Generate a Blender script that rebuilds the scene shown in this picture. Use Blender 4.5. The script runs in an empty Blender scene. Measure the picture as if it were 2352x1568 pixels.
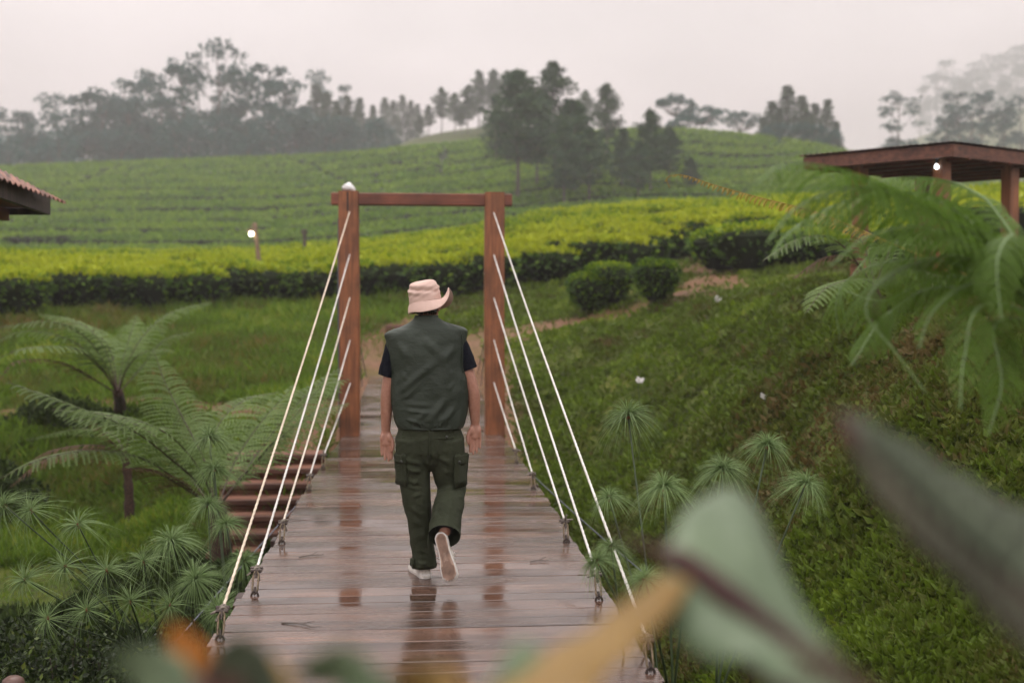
import bpy, bmesh, math, random
import numpy as np
from mathutils import Vector, Matrix

rng = np.random.default_rng(7)
random.seed(7)
scene = bpy.context.scene
COL = scene.collection

# ------------------------------------------------------------------ camera
CAM_H = 1.557
YAW = math.radians(4.6)
PITCH = math.radians(1.51)
cam_data = bpy.data.cameras.new('camera')
cam = bpy.data.objects.new('camera', cam_data)
COL.objects.link(cam)
cam.location = (0, 0, CAM_H)
cam.rotation_euler = (math.radians(90) - PITCH, 0, -YAW)
cam_data.sensor_width = 36.0
cam_data.lens = 40.0
cam_data.clip_end = 4000
cam_data.clip_start = 0.05
cam_data.dof.use_dof = True
cam_data.dof.focus_distance = 6.5
cam_data.dof.aperture_fstop = 1.5
cam_data.dof.aperture_blades = 9
scene.camera = cam

# ------------------------------------------------------------------ sky: Nishita behind an overcast cloud deck
world = bpy.data.worlds.new('World')
scene.world = world
world.use_nodes = True
wn, wl = world.node_tree.nodes, world.node_tree.links
wn.clear()
SUN_EL, SUN_AZ = math.radians(55), math.radians(-20)
w_out = wn.new('ShaderNodeOutputWorld')
w_bg = wn.new('ShaderNodeBackground'); w_bg.inputs['Strength'].default_value = 0.1
w_sky = wn.new('ShaderNodeTexSky'); w_sky.sky_type = 'NISHITA'; w_sky.sun_disc = False
w_sky.sun_elevation = SUN_EL; w_sky.sun_rotation = SUN_AZ
w_tc = wn.new('ShaderNodeTexCoord')
w_sep = wn.new('ShaderNodeSeparateXYZ')
w_ramp = wn.new('ShaderNodeValToRGB')
w_ramp.color_ramp.interpolation = 'EASE'
els = w_ramp.color_ramp.elements
SKYC = [(0.00, (4.4, 3.25, 3.3)), (0.07, (5.8, 4.4, 4.45)), (0.15, (8.0, 6.7, 6.7)), (0.27, (9.8, 8.8, 8.8)), (0.5, (12, 11.4, 11.4)), (1.0, (24.0, 23.4, 23.4))]
els[0].position = SKYC[0][0]; els[0].color = (*SKYC[0][1], 1)
els[1].position = SKYC[-1][0]; els[1].color = (*SKYC[-1][1], 1)
for p_, c_ in SKYC[1:-1]:
    e_ = els.new(p_); e_.color = (*c_, 1)
w_noise = wn.new('ShaderNodeTexNoise'); w_noise.inputs['Scale'].default_value = 2.2; w_noise.inputs['Detail'].default_value = 3
w_map = wn.new('ShaderNodeMapping'); w_map.inputs['Scale'].default_value = (1, 1, 2.5); w_map.inputs['Location'].default_value = (0.35, 0.2, 0)
w_mr = wn.new('ShaderNodeMapRange'); w_mr.inputs['To Min'].default_value = 0.62; w_mr.inputs['To Max'].default_value = 1.38
w_mr.inputs['From Min'].default_value = 0.3; w_mr.inputs['From Max'].default_value = 0.7
w_mul = wn.new('ShaderNodeVectorMath'); w_mul.operation = 'SCALE'
w_mix = wn.new('ShaderNodeMixRGB'); w_mix.inputs[0].default_value = 0.95
wl.new(w_tc.outputs['Generated'], w_sep.inputs[0])
wl.new(w_sep.outputs['Z'], w_ramp.inputs[0])
wl.new(w_tc.outputs['Generated'], w_map.inputs[0]); wl.new(w_map.outputs[0], w_noise.inputs['Vector'])
wl.new(w_noise.outputs['Fac'], w_mr.inputs['Value'])
wl.new(w_ramp.outputs['Color'], w_mul.inputs[0]); wl.new(w_mr.outputs[0], w_mul.inputs['Scale'])
wl.new(w_sky.outputs[0], w_mix.inputs[1]); wl.new(w_mul.outputs[0], w_mix.inputs[2])
wl.new(w_mix.outputs[0], w_bg.inputs['Color']); wl.new(w_bg.outputs[0], w_out.inputs['Surface'])

sun_data = bpy.data.lights.new('sun', 'SUN')
sun = bpy.data.objects.new('sun', sun_data); COL.objects.link(sun)
sun_data.energy = 1.4; sun_data.angle = math.radians(25); sun_data.color = (1.0, 0.95, 0.88)
# sun_rotation is measured from +Y clockwise
sd = Vector((math.sin(SUN_AZ) * math.cos(SUN_EL), math.cos(SUN_AZ) * math.cos(SUN_EL), math.sin(SUN_EL)))
sun.rotation_euler = (-sd).to_track_quat('-Z', 'Y').to_euler()

vs = scene.view_settings
scene.display_settings.display_device = 'sRGB'
vs.view_transform = 'Standard'; vs.look = 'None'; vs.gamma = 1.0; vs.use_curve_mapping = False
vs.exposure = 0.76
scene.render.engine = 'CYCLES'
cy = scene.cycles
cy.use_denoising = True
cy.max_bounces = 6; cy.diffuse_bounces = 3; cy.glossy_bounces = 3; cy.transmission_bounces = 3; cy.volume_bounces = 1
cy.transparent_max_bounces = 6
cy.caustics_reflective = False; cy.caustics_refractive = False
cy.sample_clamp_indirect = 6

# ------------------------------------------------------------------ coordinates
RX = np.array([math.cos(YAW), -math.sin(YAW), 0.0])
FX = np.array([math.sin(YAW), math.cos(YAW), 0.0])
F_PX = 2613.0
HAZE = 0.00118

def uv2w(u, v, z):
    """lateral u, depth v (metres, seen from the bridge head) to world"""
    u = np.asarray(u, float); v = np.asarray(v, float); z = np.asarray(z, float) + 0 * u
    return np.stack([u * RX[0] + v * FX[0], u * RX[1] + v * FX[1], z], -1)

_R = np.array(cam.rotation_euler.to_matrix())
def W(px, py, D):
    """a point seen in direction (px, py) of the 2352 x 1568 survey grid at depth D"""
    d = np.array([(px - 1176) / F_PX, -(py - 784) / F_PX, -1.0])
    return np.array([0, 0, CAM_H]) + D * (_R @ d)

def zc(py, D):
    return CAM_H + (715 - py) * D / F_PX

# ------------------------------------------------------------------ mesh helpers
class Geo:
    def __init__(s): s.v = []; s.f = []; s.t = []; s.n = 0
    def add(s, v, f, tone=0.5):
        v = np.asarray(v, float).reshape(-1, 3)
        f = [np.asarray(x) + s.n for x in f] if isinstance(f, list) else np.asarray(f) + s.n
        s.v.append(v); s.f.append(f); s.n += len(v)
        s.t.append(np.broadcast_to(np.asarray(tone, float), (len(v),)))
        return s
    def empty(s): return s.n == 0

def make_mesh(name, g, smooth=False):
    me = bpy.data.meshes.new(name)
    V = np.concatenate(g.v)
    loops, starts, k = [], [], 0
    for f in g.f:
        if isinstance(f, np.ndarray) and f.ndim == 2:
            m = f.shape[1]
            loops.append(f.ravel()); starts.append(np.arange(len(f)) * m + k); k += f.size
        else:
            for q in f:
                loops.append(np.asarray(q)); starts.append(np.array([k])); k += len(q)
    L = np.concatenate(loops).astype(np.int32); S = np.concatenate(starts).astype(np.int32)
    me.vertices.add(len(V)); me.vertices.foreach_set('co', V.astype(np.float32).ravel())
    me.loops.add(len(L)); me.loops.foreach_set('vertex_index', L)
    me.polygons.add(len(S)); me.polygons.foreach_set('loop_start', S)
    me.update(calc_edges=True)
    me.polygons.foreach_set('use_smooth', np.full(len(S), bool(smooth)))
    a = me.attributes.new('tone', 'FLOAT', 'POINT')
    a.data.foreach_set('value', np.concatenate(g.t).astype(np.float32))
    me.update()
    return me

def link(name, me, mat=None, parent=None, loc=None):
    o = bpy.data.objects.new(name, me); COL.objects.link(o)
    if mat is not None and me is not None and not me.materials: me.materials.append(mat)
    if parent is not None: o.parent = parent
    if loc is not None: o.location = loc
    return o

def obj(name, g, mat, parent=None, smooth=False):
    return link(name, make_mesh(name, g, smooth), mat, parent)

def tag(o, label=None, cat=None, group=None, kind=None):
    if label: o['label'] = label
    if cat: o['category'] = cat
    if group: o['group'] = group
    if kind: o['kind'] = kind
    return o

def thing(name, label, cat, loc=(0, 0, 0), group=None, rz=0.0):
    o = bpy.data.objects.new(name, None); COL.objects.link(o)
    o.location = loc; o.rotation_euler = (0, 0, rz); o.empty_display_size = 0.1
    return tag(o, label, cat, group)

def norm(a):
    a = np.asarray(a, float); return a / np.maximum(np.linalg.norm(a, axis=-1, keepdims=True), 1e-9)

def tube(path, rx, ry=None, sides=8, ref=(1, 0, 0), cap=True, twist=None):
    P = np.asarray(path, float); n = len(P)
    rx = np.broadcast_to(np.asarray(rx, float), (n,)); ry = rx if ry is None else np.broadcast_to(np.asarray(ry, float), (n,))
    T = norm(np.gradient(P, axis=0))
    ref = np.broadcast_to(np.asarray(ref, float), (n, 3))
    A = ref - T * np.sum(ref * T, 1, keepdims=True)
    bad = np.linalg.norm(A, axis=1) < 1e-3
    if bad.any():
        alt = np.array([0.0, 1.0, 0.3]); A[bad] = alt - T[bad] * (T[bad] @ alt)[:, None]
    A = norm(A); B = np.cross(T, A)
    ph = np.linspace(0, 2 * np.pi, sides, endpoint=False)
    ph = ph[None, :] + (0 if twist is None else np.asarray(twist)[:, None])
    V = P[:, None, :] + A[:, None, :] * (np.cos(ph) * rx[:, None])[..., None] + B[:, None, :] * (np.sin(ph) * ry[:, None])[..., None]
    V = V.reshape(-1, 3)
    i = np.arange(n - 1)[:, None] * sides; j = np.arange(sides)[None, :]; j2 = (j + 1) % sides
    F = np.stack([i + j, i + j2, i + sides + j2, i + sides + j], -1).reshape(-1, 4)
    fs = [F]
    if cap:
        fs.append(np.arange(sides)[::-1][None, :]); fs.append((np.arange(sides) + (n - 1) * sides)[None, :])
    return V, fs

def add_tube(g, path, rx, ry=None, sides=8, ref=(1, 0, 0), tone=0.5, cap=True):
    V, fs = tube(path, rx, ry, sides, ref, cap)
    n0 = g.n
    g.add(V, fs[0], tone)
    for f in fs[1:]: g.f.append(f + n0)

def smooth_path(pts, n=24):
    P = np.asarray(pts, float); k = len(P)
    if k == 2: return P[0] + (P[1] - P[0]) * np.linspace(0, 1, n)[:, None]
    t = np.linspace(0, k - 1, n); out = []
    Pe = np.vstack([2 * P[0] - P[1], P, 2 * P[-1] - P[-2]])
    for x in t:
        i = min(int(x), k - 2); f = x - i
        p0, p1, p2, p3 = Pe[i], Pe[i + 1], Pe[i + 2], Pe[i + 3]
        out.append(0.5 * ((2 * p1) + (-p0 + p2) * f + (2 * p0 - 5 * p1 + 4 * p2 - p3) * f ** 2 + (-p0 + 3 * p1 - 3 * p2 + p3) * f ** 3))
    return np.array(out)

def box_vf(sx, sy, sz, c=(0, 0, 0), rot=None, ch=0.0):
    """box with chamfered edges (ch)"""
    bm = bmesh.new(); bmesh.ops.create_cube(bm, size=1)
    for v in bm.verts: v.co = Vector((v.co.x * sx, v.co.y * sy, v.co.z * sz))
    if ch > 0: bmesh.ops.bevel(bm, geom=bm.edges[:], offset=ch, segments=1, affect='EDGES')
    V = np.array([v.co[:] for v in bm.verts]); bm.verts.index_update()
    F = [[v.index for v in f.verts] for f in bm.faces]; bm.free()
    if rot is not None: V = V @ np.asarray(rot).T
    return V + np.asarray(c, float), F

def add_box(g, sx, sy, sz, c=(0, 0, 0), rot=None, ch=0.0, tone=0.5):
    V, F = box_vf(sx, sy, sz, c, rot, ch)
    n0 = g.n; g.add(V, [], tone); g.f[-1] = [np.asarray(f) + n0 for f in F]

def leaf_cards(g, pos, d, up, ln, wd, tone, fold=0.15):
    """one folded leaf per position: base, two mid points, tip"""
    pos = np.asarray(pos, float); N = len(pos)
    d = norm(d); s = norm(np.cross(d, up)); n = np.cross(s, d)
    ln = np.broadcast_to(ln, (N,))[:, None]; wd = np.broadcast_to(wd, (N,))[:, None]
    b = pos; t = pos + d * ln
    m = pos + d * ln * 0.45 + n * wd * fold
    l = m - s * wd * 0.5; r = m + s * wd * 0.5
    V = np.stack([b, l, t, r], 1).reshape(-1, 3)
    F = np.arange(4 * N).reshape(N, 4)
    g.add(V, F, np.repeat(np.broadcast_to(tone, (N,)), 4))

def ell(g, c, r, rot=None, n=16):
    th = np.linspace(0, np.pi, n)[1:-1]; ph = np.linspace(0, 2 * np.pi, 2 * n, endpoint=False)
    V = [np.array([0, 0, 1.0])] + [np.array([math.sin(t) * math.cos(p), math.sin(t) * math.sin(p), math.cos(t)]) for t in th for p in ph] + [np.array([0, 0, -1.0])]
    V = np.array(V) * np.asarray(r)
    if rot is not None: V = V @ np.asarray(rot).T
    V = V + np.asarray(c); m = 2 * n; k = len(th); f = []
    for j in range(m): f.append([0, 1 + j, 1 + (j + 1) % m]); f.append([len(V) - 1, 1 + (k - 1) * m + (j + 1) % m, 1 + (k - 1) * m + j])
    for i in range(k - 1):
        for j in range(m): f.append([1 + i * m + j, 1 + (i + 1) * m + j, 1 + (i + 1) * m + (j + 1) % m, 1 + i * m + (j + 1) % m])
    n0 = g.n; g.add(V, []); g.f[-1] = [np.array(x) + n0 for x in f]

def rand_dirs(n, r=rng):
    return norm(r.normal(size=(n, 3)))

# ------------------------------------------------------------------ noise (value noise in numpy)
_perm = np.random.default_rng(3).random((64, 64))
def vnoise2(x, y):
    x = np.asarray(x, float); y = np.asarray(y, float)
    xi = np.floor(x).astype(int); yi = np.floor(y).astype(int); fx = x - xi; fy = y - yi
    fx = fx * fx * (3 - 2 * fx); fy = fy * fy * (3 - 2 * fy)
    g = lambda a, b: _perm[a % 64, b % 64]
    return (g(xi, yi) * (1 - fx) + g(xi + 1, yi) * fx) * (1 - fy) + (g(xi, yi + 1) * (1 - fx) + g(xi + 1, yi + 1) * fx) * fy
def fbm2(x, y, o=4):
    s = 0; a = 0.5
    for k in range(o):
        s = s + a * (vnoise2(x * 2 ** k + 17 * k, y * 2 ** k + 5 * k) - 0.5); a *= 0.5
    return s

# ------------------------------------------------------------------ materials
def new_mat(name):
    m = bpy.data.materials.new(name); m.use_nodes = True
    nt = m.node_tree; nt.nodes.clear()
    out = nt.nodes.new('ShaderNodeOutputMaterial')
    b = nt.nodes.new('ShaderNodeBsdfPrincipled')
    nt.links.new(b.outputs[0], out.inputs['Surface'])
    return m, nt, b, out

def N(nt, t, **kw):
    n = nt.nodes.new(t)
    for k, v in kw.items():
        if k in n.inputs.keys(): n.inputs[k].default_value = v
        else: setattr(n, k, v)
    return n

def ramp(nt, stops, fac=None, interp='LINEAR'):
    r = nt.nodes.new('ShaderNodeValToRGB'); e = r.color_ramp.elements; r.color_ramp.interpolation = interp
    e[0].position = stops[0][0]; e[0].color = (*stops[0][1], 1)
    e[1].position = stops[-1][0]; e[1].color = (*stops[-1][1], 1)
    for p, c in stops[1:-1]:
        x = e.new(p); x.color = (*c, 1)
    if fac is not None: nt.links.new(fac, r.inputs[0])
    return r

def noise(nt, scale, detail=4, vec=None, rough=0.55):
    n = nt.nodes.new('ShaderNodeTexNoise'); n.inputs['Scale'].default_value = scale; n.inputs['Detail'].default_value = detail
    n.inputs['Roughness'].default_value = rough
    if vec is not None: nt.links.new(vec, n.inputs['Vector'])
    return n

def mapping(nt, scale, src='Object', loc=(0, 0, 0)):
    tc = nt.nodes.new('ShaderNodeTexCoord'); mp = nt.nodes.new('ShaderNodeMapping')
    mp.inputs['Scale'].default_value = scale; mp.inputs['Location'].default_value = loc
    nt.links.new(tc.outputs[src], mp.inputs[0]); return mp.outputs[0]

def world_pos(nt, scale=(1, 1, 1)):
    g = nt.nodes.new('ShaderNodeNewGeometry'); mp = nt.nodes.new('ShaderNodeMapping'); mp.inputs['Scale'].default_value = scale
    nt.links.new(g.outputs['Position'], mp.inputs[0]); return mp.outputs[0]

def bump(nt, b, h, strength=0.3, dist=0.01):
    n = nt.nodes.new('ShaderNodeBump'); n.inputs['Strength'].default_value = strength; n.inputs['Distance'].default_value = dist
    nt.links.new(h, n.inputs['Height']); nt.links.new(n.outputs[0], b.inputs['Normal']); return n

def leaf_mat(name, stops, trans=0.3, rough=0.5, var=0.15, spec=0.16):
    m, nt, b, out = new_mat(name)
    at = N(nt, 'ShaderNodeAttribute', attribute_name='tone')
    oi = nt.nodes.new('ShaderNodeObjectInfo')
    r = ramp(nt, stops, at.outputs['Fac'])
    hs = N(nt, 'ShaderNodeHueSaturation')
    mr = N(nt, 'ShaderNodeMapRange'); mr.inputs['To Min'].default_value = 1 - var; mr.inputs['To Max'].default_value = 1 + var
    nt.links.new(oi.outputs['Random'], mr.inputs['Value']); nt.links.new(mr.outputs[0], hs.inputs['Value'])
    nt.links.new(r.outputs[0], hs.inputs['Color']); nt.links.new(hs.outputs[0], b.inputs['Base Color'])
    b.inputs['Roughness'].default_value = rough; b.inputs['Specular IOR Level'].default_value = spec
    if trans > 0:
        tr = nt.nodes.new('ShaderNodeBsdfTranslucent'); mx = nt.nodes.new('ShaderNodeMixShader'); mx.inputs[0].default_value = trans
        nt.links.new(hs.outputs[0], tr.inputs['Color'])
        nt.links.new(b.outputs[0], mx.inputs[1]); nt.links.new(tr.outputs[0], mx.inputs[2]); nt.links.new(mx.outputs[0], out.inputs['Surface'])
    return m

def plain_mat(name, col, rough=0.6, var=0.25, scale=30, bumps=0.1, metal=0.0, spec=0.4):
    m, nt, b, out = new_mat(name)
    n = noise(nt, scale, 4, mapping(nt, (1, 1, 1)))
    r = ramp(nt, [(0.3, tuple(c * (1 - var) for c in col)), (0.7, tuple(min(1, c * (1 + var)) for c in col))], n.outputs['Fac'])
    nt.links.new(r.outputs[0], b.inputs['Base Color'])
    b.inputs['Roughness'].default_value = rough; b.inputs['Metallic'].default_value = metal; b.inputs['Specular IOR Level'].default_value = spec
    if bumps > 0: bump(nt, b, n.outputs['Fac'], bumps, 0.01)
    return m

def timber_mat(name, cols, rough=0.5, axis=2, fine=40.0):
    """sawn wood: grain stretched along one local axis, darker stains, worn edges"""
    m, nt, b, out = new_mat(name)
    sc = [fine, fine, fine]; sc[axis] = fine / 18
    n1 = noise(nt, 1.0, 5, mapping(nt, sc)); n2 = noise(nt, 2.3, 5, mapping(nt, (1, 1, 1)))
    r1 = ramp(nt, [(0.25, cols[0]), (0.55, cols[1]), (0.8, cols[2])], n1.outputs['Fac'])
    mx = N(nt, 'ShaderNodeMixRGB', blend_type='MULTIPLY'); mx.inputs[0].default_value = 0.75
    r2 = ramp(nt, [(0.32, (0.30, 0.27, 0.27)), (0.55, (1, 1, 1))], n2.outputs['Fac'])
    nt.links.new(r1.outputs[0], mx.inputs[1]); nt.links.new(r2.outputs[0], mx.inputs[2])
    nt.links.new(mx.outputs[0], b.inputs['Base Color']); b.inputs['Roughness'].default_value = rough
    bump(nt, b, n1.outputs['Fac'], 0.35, 0.006)
    return m

# ------------------------------------------------------------------ terrain heights (survey sections: lateral direction, [(depth, height)...])
SECT = {
 -1400: [(1, -.1), (4, -.1), (6, -.5), (9, -.8), (14, -.8), (20, .6), (26, 1.6), (45, 2.7), (60, 3.5), (75, 3.2), (90, 5), (120, 9.5), (155, 16), (185, 21), (230, 19), (300, 18), (600, 22), (1300, 30)],
 0: [(1, -.1), (3, -.15), (5, -.9), (7, -1.35), (10, -1.5), (14, -1.4), (16.5, -1.15), (18.5, .05), (20, .15), (24, .9), (26, 1.3), (30, 1.7), (45, 2.7), (60, 3.5), (75, 3.0), (90, 5.3), (120, 10.6), (155, 18.2), (185, 24.5), (230, 21), (300, 18), (600, 20), (1300, 30)],
 300: [(1, -.1), (3, -.2), (5, -.9), (7, -1.35), (10, -1.5), (14, -1.4), (16.8, -1.1), (18.2, .1), (20, .2), (24, .8), (28, 1.5), (32, 1.8), (45, 2.7), (60, 3.5), (75, 3.1), (90, 5.3), (120, 10.6), (157, 18.8), (187, 25.8), (230, 23), (300, 19), (600, 20), (1300, 30)],
 600: [(1, -.1), (3, -.3), (5, -1.2), (7, -1.6), (10, -1.55), (12.5, -1.3), (13.2, -1.05), (14.6, -.5), (17, .0), (20, .3), (26, 1.1), (29.5, 1.65), (32, 1.9), (60, 3.5), (75, 3.2), (90, 5.3), (120, 10.6), (160, 19.5), (190, 27), (230, 24), (300, 20), (600, 22), (1300, 30)],
 760: [(1, -.1), (3, -.4), (5, -1.5), (7, -1.8), (10, -1.7), (13, -1.3), (14.6, -.75), (16, .0), (17, .15), (20, .4), (26, 1.2), (29, 1.7), (32, 1.9), (60, 3.9), (77, 3.6), (92, 6), (120, 11.2), (158, 19.3), (187, 27), (225, 24), (270, 32), (320, 34), (600, 30), (1300, 30)],
 900: [(1, -.3), (3, -1.0), (5, -1.8), (7, -2), (11, -1.9), (13.5, -1.2), (14.8, -.4), (16, -.15), (20, .0), (23.3, .27), (24.3, .7), (28, 1.6), (30, 1.8), (65, 4.4), (80, 4.2), (95, 7), (120, 12), (150, 18), (183, 27.3), (215, 27), (260, 41), (330, 45), (600, 45), (1300, 40)],
 1100: [(1, -.3), (3, -1.0), (5, -1.8), (7, -2), (11, -1.9), (14, -1.2), (15, -.55), (17, -.2), (19.5, .0), (22.5, .8), (25, 1.5), (28, 1.9), (70, 5.3), (85, 5.5), (110, 10.6), (140, 17), (178, 27.5), (210, 30), (260, 45), (330, 49), (600, 46), (1300, 46)],
 1300: [(1, -.3), (4, -1.5), (6, -1.9), (9, -1.7), (12, -1.2), (15, -.6), (18.5, .25), (21.5, 1.15), (23, 1.45), (27, 1.8), (30, 2.2), (75, 6.9), (90, 7.5), (105, 10.5), (140, 19), (175, 28.5), (210, 30), (260, 44), (330, 48), (600, 50), (1300, 50)],
 1500: [(1, -.1), (3, -1.0), (5, -1.7), (8.5, -1.2), (12, -.65), (16, .35), (20, 1.3), (22.5, 1.65), (25, 1.75), (28, 2.2), (75, 7), (100, 10), (130, 17), (172, 29), (210, 27), (260, 40), (330, 46), (600, 60), (1300, 70)],
 1700: [(1, -.1), (3, -.8), (4, -1.3), (6, -1.1), (7.5, -.8), (9.5, -.3), (13, .7), (17, 1.5), (20, 1.85), (24, 2.1), (28, 2.5), (75, 7.2), (100, 10), (130, 16), (170, 27.8), (215, 25), (280, 38), (400, 55), (700, 90), (1300, 120)],
 1900: [(1, .0), (2.5, -.5), (3.5, -.8), (5, -.6), (7, .0), (9, .6), (12, 1.45), (15, 1.8), (20, 2.0), (27, 2.5), (70, 7), (120, 15.5), (165, 25), (220, 23), (350, 40), (500, 62), (800, 95), (1300, 110)],
 2100: [(1, .1), (2, -.1), (3, -.4), (4.5, -.3), (5.5, -.05), (6.5, .3), (9, 1.3), (12, 1.75), (15, 1.85), (20, 2), (27, 2.5), (40, 4.4), (70, 7), (120, 13), (165, 20), (230, 25), (350, 45), (550, 75), (900, 140), (1300, 165)],
 2352: [(1, .2), (3, .1), (4.5, .0), (5.5, .2), (7, .9), (9, 1.65), (12, 1.9), (20, 2.1), (27, 2.8), (40, 4.9), (70, 7), (120, 12), (165, 18), (230, 27), (350, 50), (550, 85), (900, 165), (1300, 190)],
 3800: [(1, .4), (3, .7), (4.5, 1.2), (7, 1.9), (12, 2.1), (20, 2.4), (27, 2.8), (40, 4.9), (70, 7), (120, 12), (165, 20), (230, 34), (350, 60), (550, 105), (900, 190), (1300, 220)],
}
_px = np.array(sorted(SECT)); _T = (_px - 1176) / F_PX
TG = np.concatenate([np.linspace(-3.2, -.62, 30)[:-1], np.linspace(-.62, .62, 300), np.linspace(.62, 3.2, 30)[1:]])
LG = np.linspace(0, math.log(1300), 300)
_cols = np.array([np.interp(LG, np.log([a for a, b in SECT[p]]), [b for a, b in SECT[p]]) for p in _px])
def _sm(A, k, ax):
    w = np.exp(-0.5 * (np.arange(-3 * k, 3 * k + 1) / k) ** 2); w /= w.sum()
    P = [(0, 0), (0, 0)]; P[ax] = (3 * k, 3 * k); A = np.pad(A, P, mode='edge')
    return np.apply_along_axis(lambda r: np.convolve(r, w, 'valid'), ax, A)
HG = np.array([np.interp(TG, _T, _cols[:, i]) for i in range(len(LG))])      # [L, T]
HG = _sm(_sm(HG, 2, 0), 6, 1)
_iT = np.arange(len(TG))
def ground(u, v, rough=True):
    u = np.asarray(u, float); v = np.asarray(v, float)
    vv = np.clip(v, 1.0, 1299)
    a = np.interp(np.clip(u / vv, TG[0], TG[-1]), TG, _iT); b = np.log(vv) / LG[-1] * (len(LG) - 1)
    a0 = np.clip(a.astype(int), 0, len(TG) - 2); b0 = np.clip(b.astype(int), 0, len(LG) - 2); fa = a - a0; fb = b - b0
    z = (HG[b0, a0] * (1 - fa) + HG[b0, a0 + 1] * fa) * (1 - fb) + (HG[b0 + 1, a0] * (1 - fa) + HG[b0 + 1, a0 + 1] * fa) * fb
    if rough:
        z = z + np.clip((u + .2) / 1.5, 0, 1) * np.clip((26 - v) / 6, 0, 1) * np.clip((v - 3) / 2, 0, 1) * (.30 * fbm2(u * 2.1 + 4, v * 1.6, 3) + .12 * fbm2(u * 5, v * 4 + 7, 2))
        w = np.clip((v - 3) / 4, 0, 1)
        z = z + w * (0.34 + .3 * np.clip(u - .5, 0, 1)) * fbm2(u * 0.9 + 9, v * 0.9, 5) * np.where(v < 60, 1, np.clip(1 - (v - 60) / 60, .1, 1)) + np.clip((v - 150) / 200, 0, 1) * 5 * fbm2(u * .012, v * .012, 4)
    return z
def groundw(u, v): return uv2w(u, v, ground(u, v))
def place(px, D):
    u = (px - 1176) / F_PX * D
    return groundw(np.array(u), np.array(float(D)))

# mesh of the ground: one sheet out to the horizon
tt = np.concatenate([np.linspace(-3.1, -.62, 26)[:-1], np.linspace(-.62, .62, 330), np.linspace(.62, 3.1, 26)[1:]])
ll = np.exp(np.linspace(0, math.log(1290), 420))
VV, TT = np.meshgrid(ll, tt, indexing='ij'); UU = TT * VV
P = groundw(UU.ravel(), VV.ravel())
# close it behind the viewpoint
nr, nc = VV.shape
back = []
for v0 in (-60.0, -10.0, 0.0):
    wv = 190.0 if v0 < -30 else 60 if v0 < -5 else 6.0
    uu = tt / 3.1 * wv
    back.append(uv2w(uu, np.full(nc, v0), np.interp(tt, [-3.1, -.2, .2, 3.1], [-.1, -.25, -.2, .5])))
P = np.vstack(back + [P]); nr += 3
ii = np.arange(nr - 1)[:, None] * nc; jj = np.arange(nc - 1)[None, :]
F = np.stack([ii + jj, ii + jj + 1, ii + nc + jj + 1, ii + nc + jj], -1).reshape(-1, 4)

def near_mask(x, y, pts, w):
    """distance based mask to a polyline in (u, v)"""
    d = np.full(x.shape, 1e9)
    for (a, b), (c, e) in zip(pts[:-1], pts[1:]):
        L2 = (c - a) ** 2 + (e - b) ** 2 + 1e-9
        t = np.clip(((x - a) * (c - a) + (y - b) * (e - b)) / L2, 0, 1)
        d = np.minimum(d, np.hypot(x - a - t * (c - a), y - b - t * (e - b)))
    return np.clip(1.6 - d / w, 0, 1)
def pv(px, D): return ((px - 1176) / F_PX * D, D)
PATHS = [([pv(1090, 23.5), pv(1180, 22.6), pv(1300, 23.2), pv(1500, 22.8), pv(1750, 23.5), pv(2000, 22)], .75),
         ([pv(1640, 23.5), pv(1635, 30), pv(1630, 50), pv(1640, 75)], .75),
         ([pv(-60, 18.4), pv(60, 18.6), pv(160, 18.8), pv(420, 18.6), pv(640, 17.2), pv(760, 16.6)], .32),
         ([pv(560, 12.7), pv(640, 14.9), pv(740, 17.3)], .5),
         ([pv(820, 15.0), pv(830, 20), pv(860, 24.5), pv(960, 27)], .5),
         ([pv(1150, 15.5), pv(1130, 20), pv(1100, 23.5)], .35),
         ]
u_all = np.concatenate([np.zeros(3 * nc), UU.ravel()]); v_all = np.concatenate([np.zeros(3 * nc), VV.ravel()])
dirt = np.zeros(len(P))
for pts, w in PATHS: dirt = np.maximum(dirt, near_mask(u_all, v_all, pts, w))
dirt *= np.clip(.55 + 2.0 * (fbm2(u_all * 2.2, v_all * 2.2, 3) + .2), 0, 1)
# litter under the tea, with the shade between rows painted into its dark colour
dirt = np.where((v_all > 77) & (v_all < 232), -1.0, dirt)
def is_dirt(u, v):
    d = np.zeros(np.shape(u))
    for pts, w in PATHS: d = np.maximum(d, near_mask(u, v, pts, w))
    return d

gm, nt, b, out = new_mat('ground_soil_and_turf')
at = N(nt, 'ShaderNodeAttribute', attribute_name='tone')
n1 = noise(nt, 1.3, 6, world_pos(nt)); n2 = noise(nt, 16, 5, world_pos(nt)); n3 = noise(nt, .35, 3, world_pos(nt))
turf = ramp(nt, [(.25, (.034, .046, .006)), (.5, (.066, .086, .008)), (.75, (.115, .115, .018))], n1.outputs['Fac'])
turf2 = ramp(nt, [(.3, (.45, .5, .4)), (.7, (1.25, 1.2, 1.1))], n2.outputs['Fac'])
mt = N(nt, 'ShaderNodeMixRGB', blend_type='MULTIPLY'); mt.inputs[0].default_value = 1
nt.links.new(turf.outputs[0], mt.inputs[1]); nt.links.new(turf2.outputs[0], mt.inputs[2])
soil = ramp(nt, [(.25, (.075, .032, .018)), (.55, (.17, .085, .046)), (.8, (.30, .18, .10))], n2.outputs['Fac'])
md = N(nt, 'ShaderNodeMixRGB'); nt.links.new(at.outputs['Fac'], md.inputs[0])
nt.links.new(mt.outputs[0], md.inputs[1]); nt.links.new(soil.outputs[0], md.inputs[2])
lit = N(nt, 'ShaderNodeMath', operation='MULTIPLY'); lit.inputs[1].default_value = -1; lit.use_clamp = True; nt.links.new(at.outputs['Fac'], lit.inputs[0])
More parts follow.
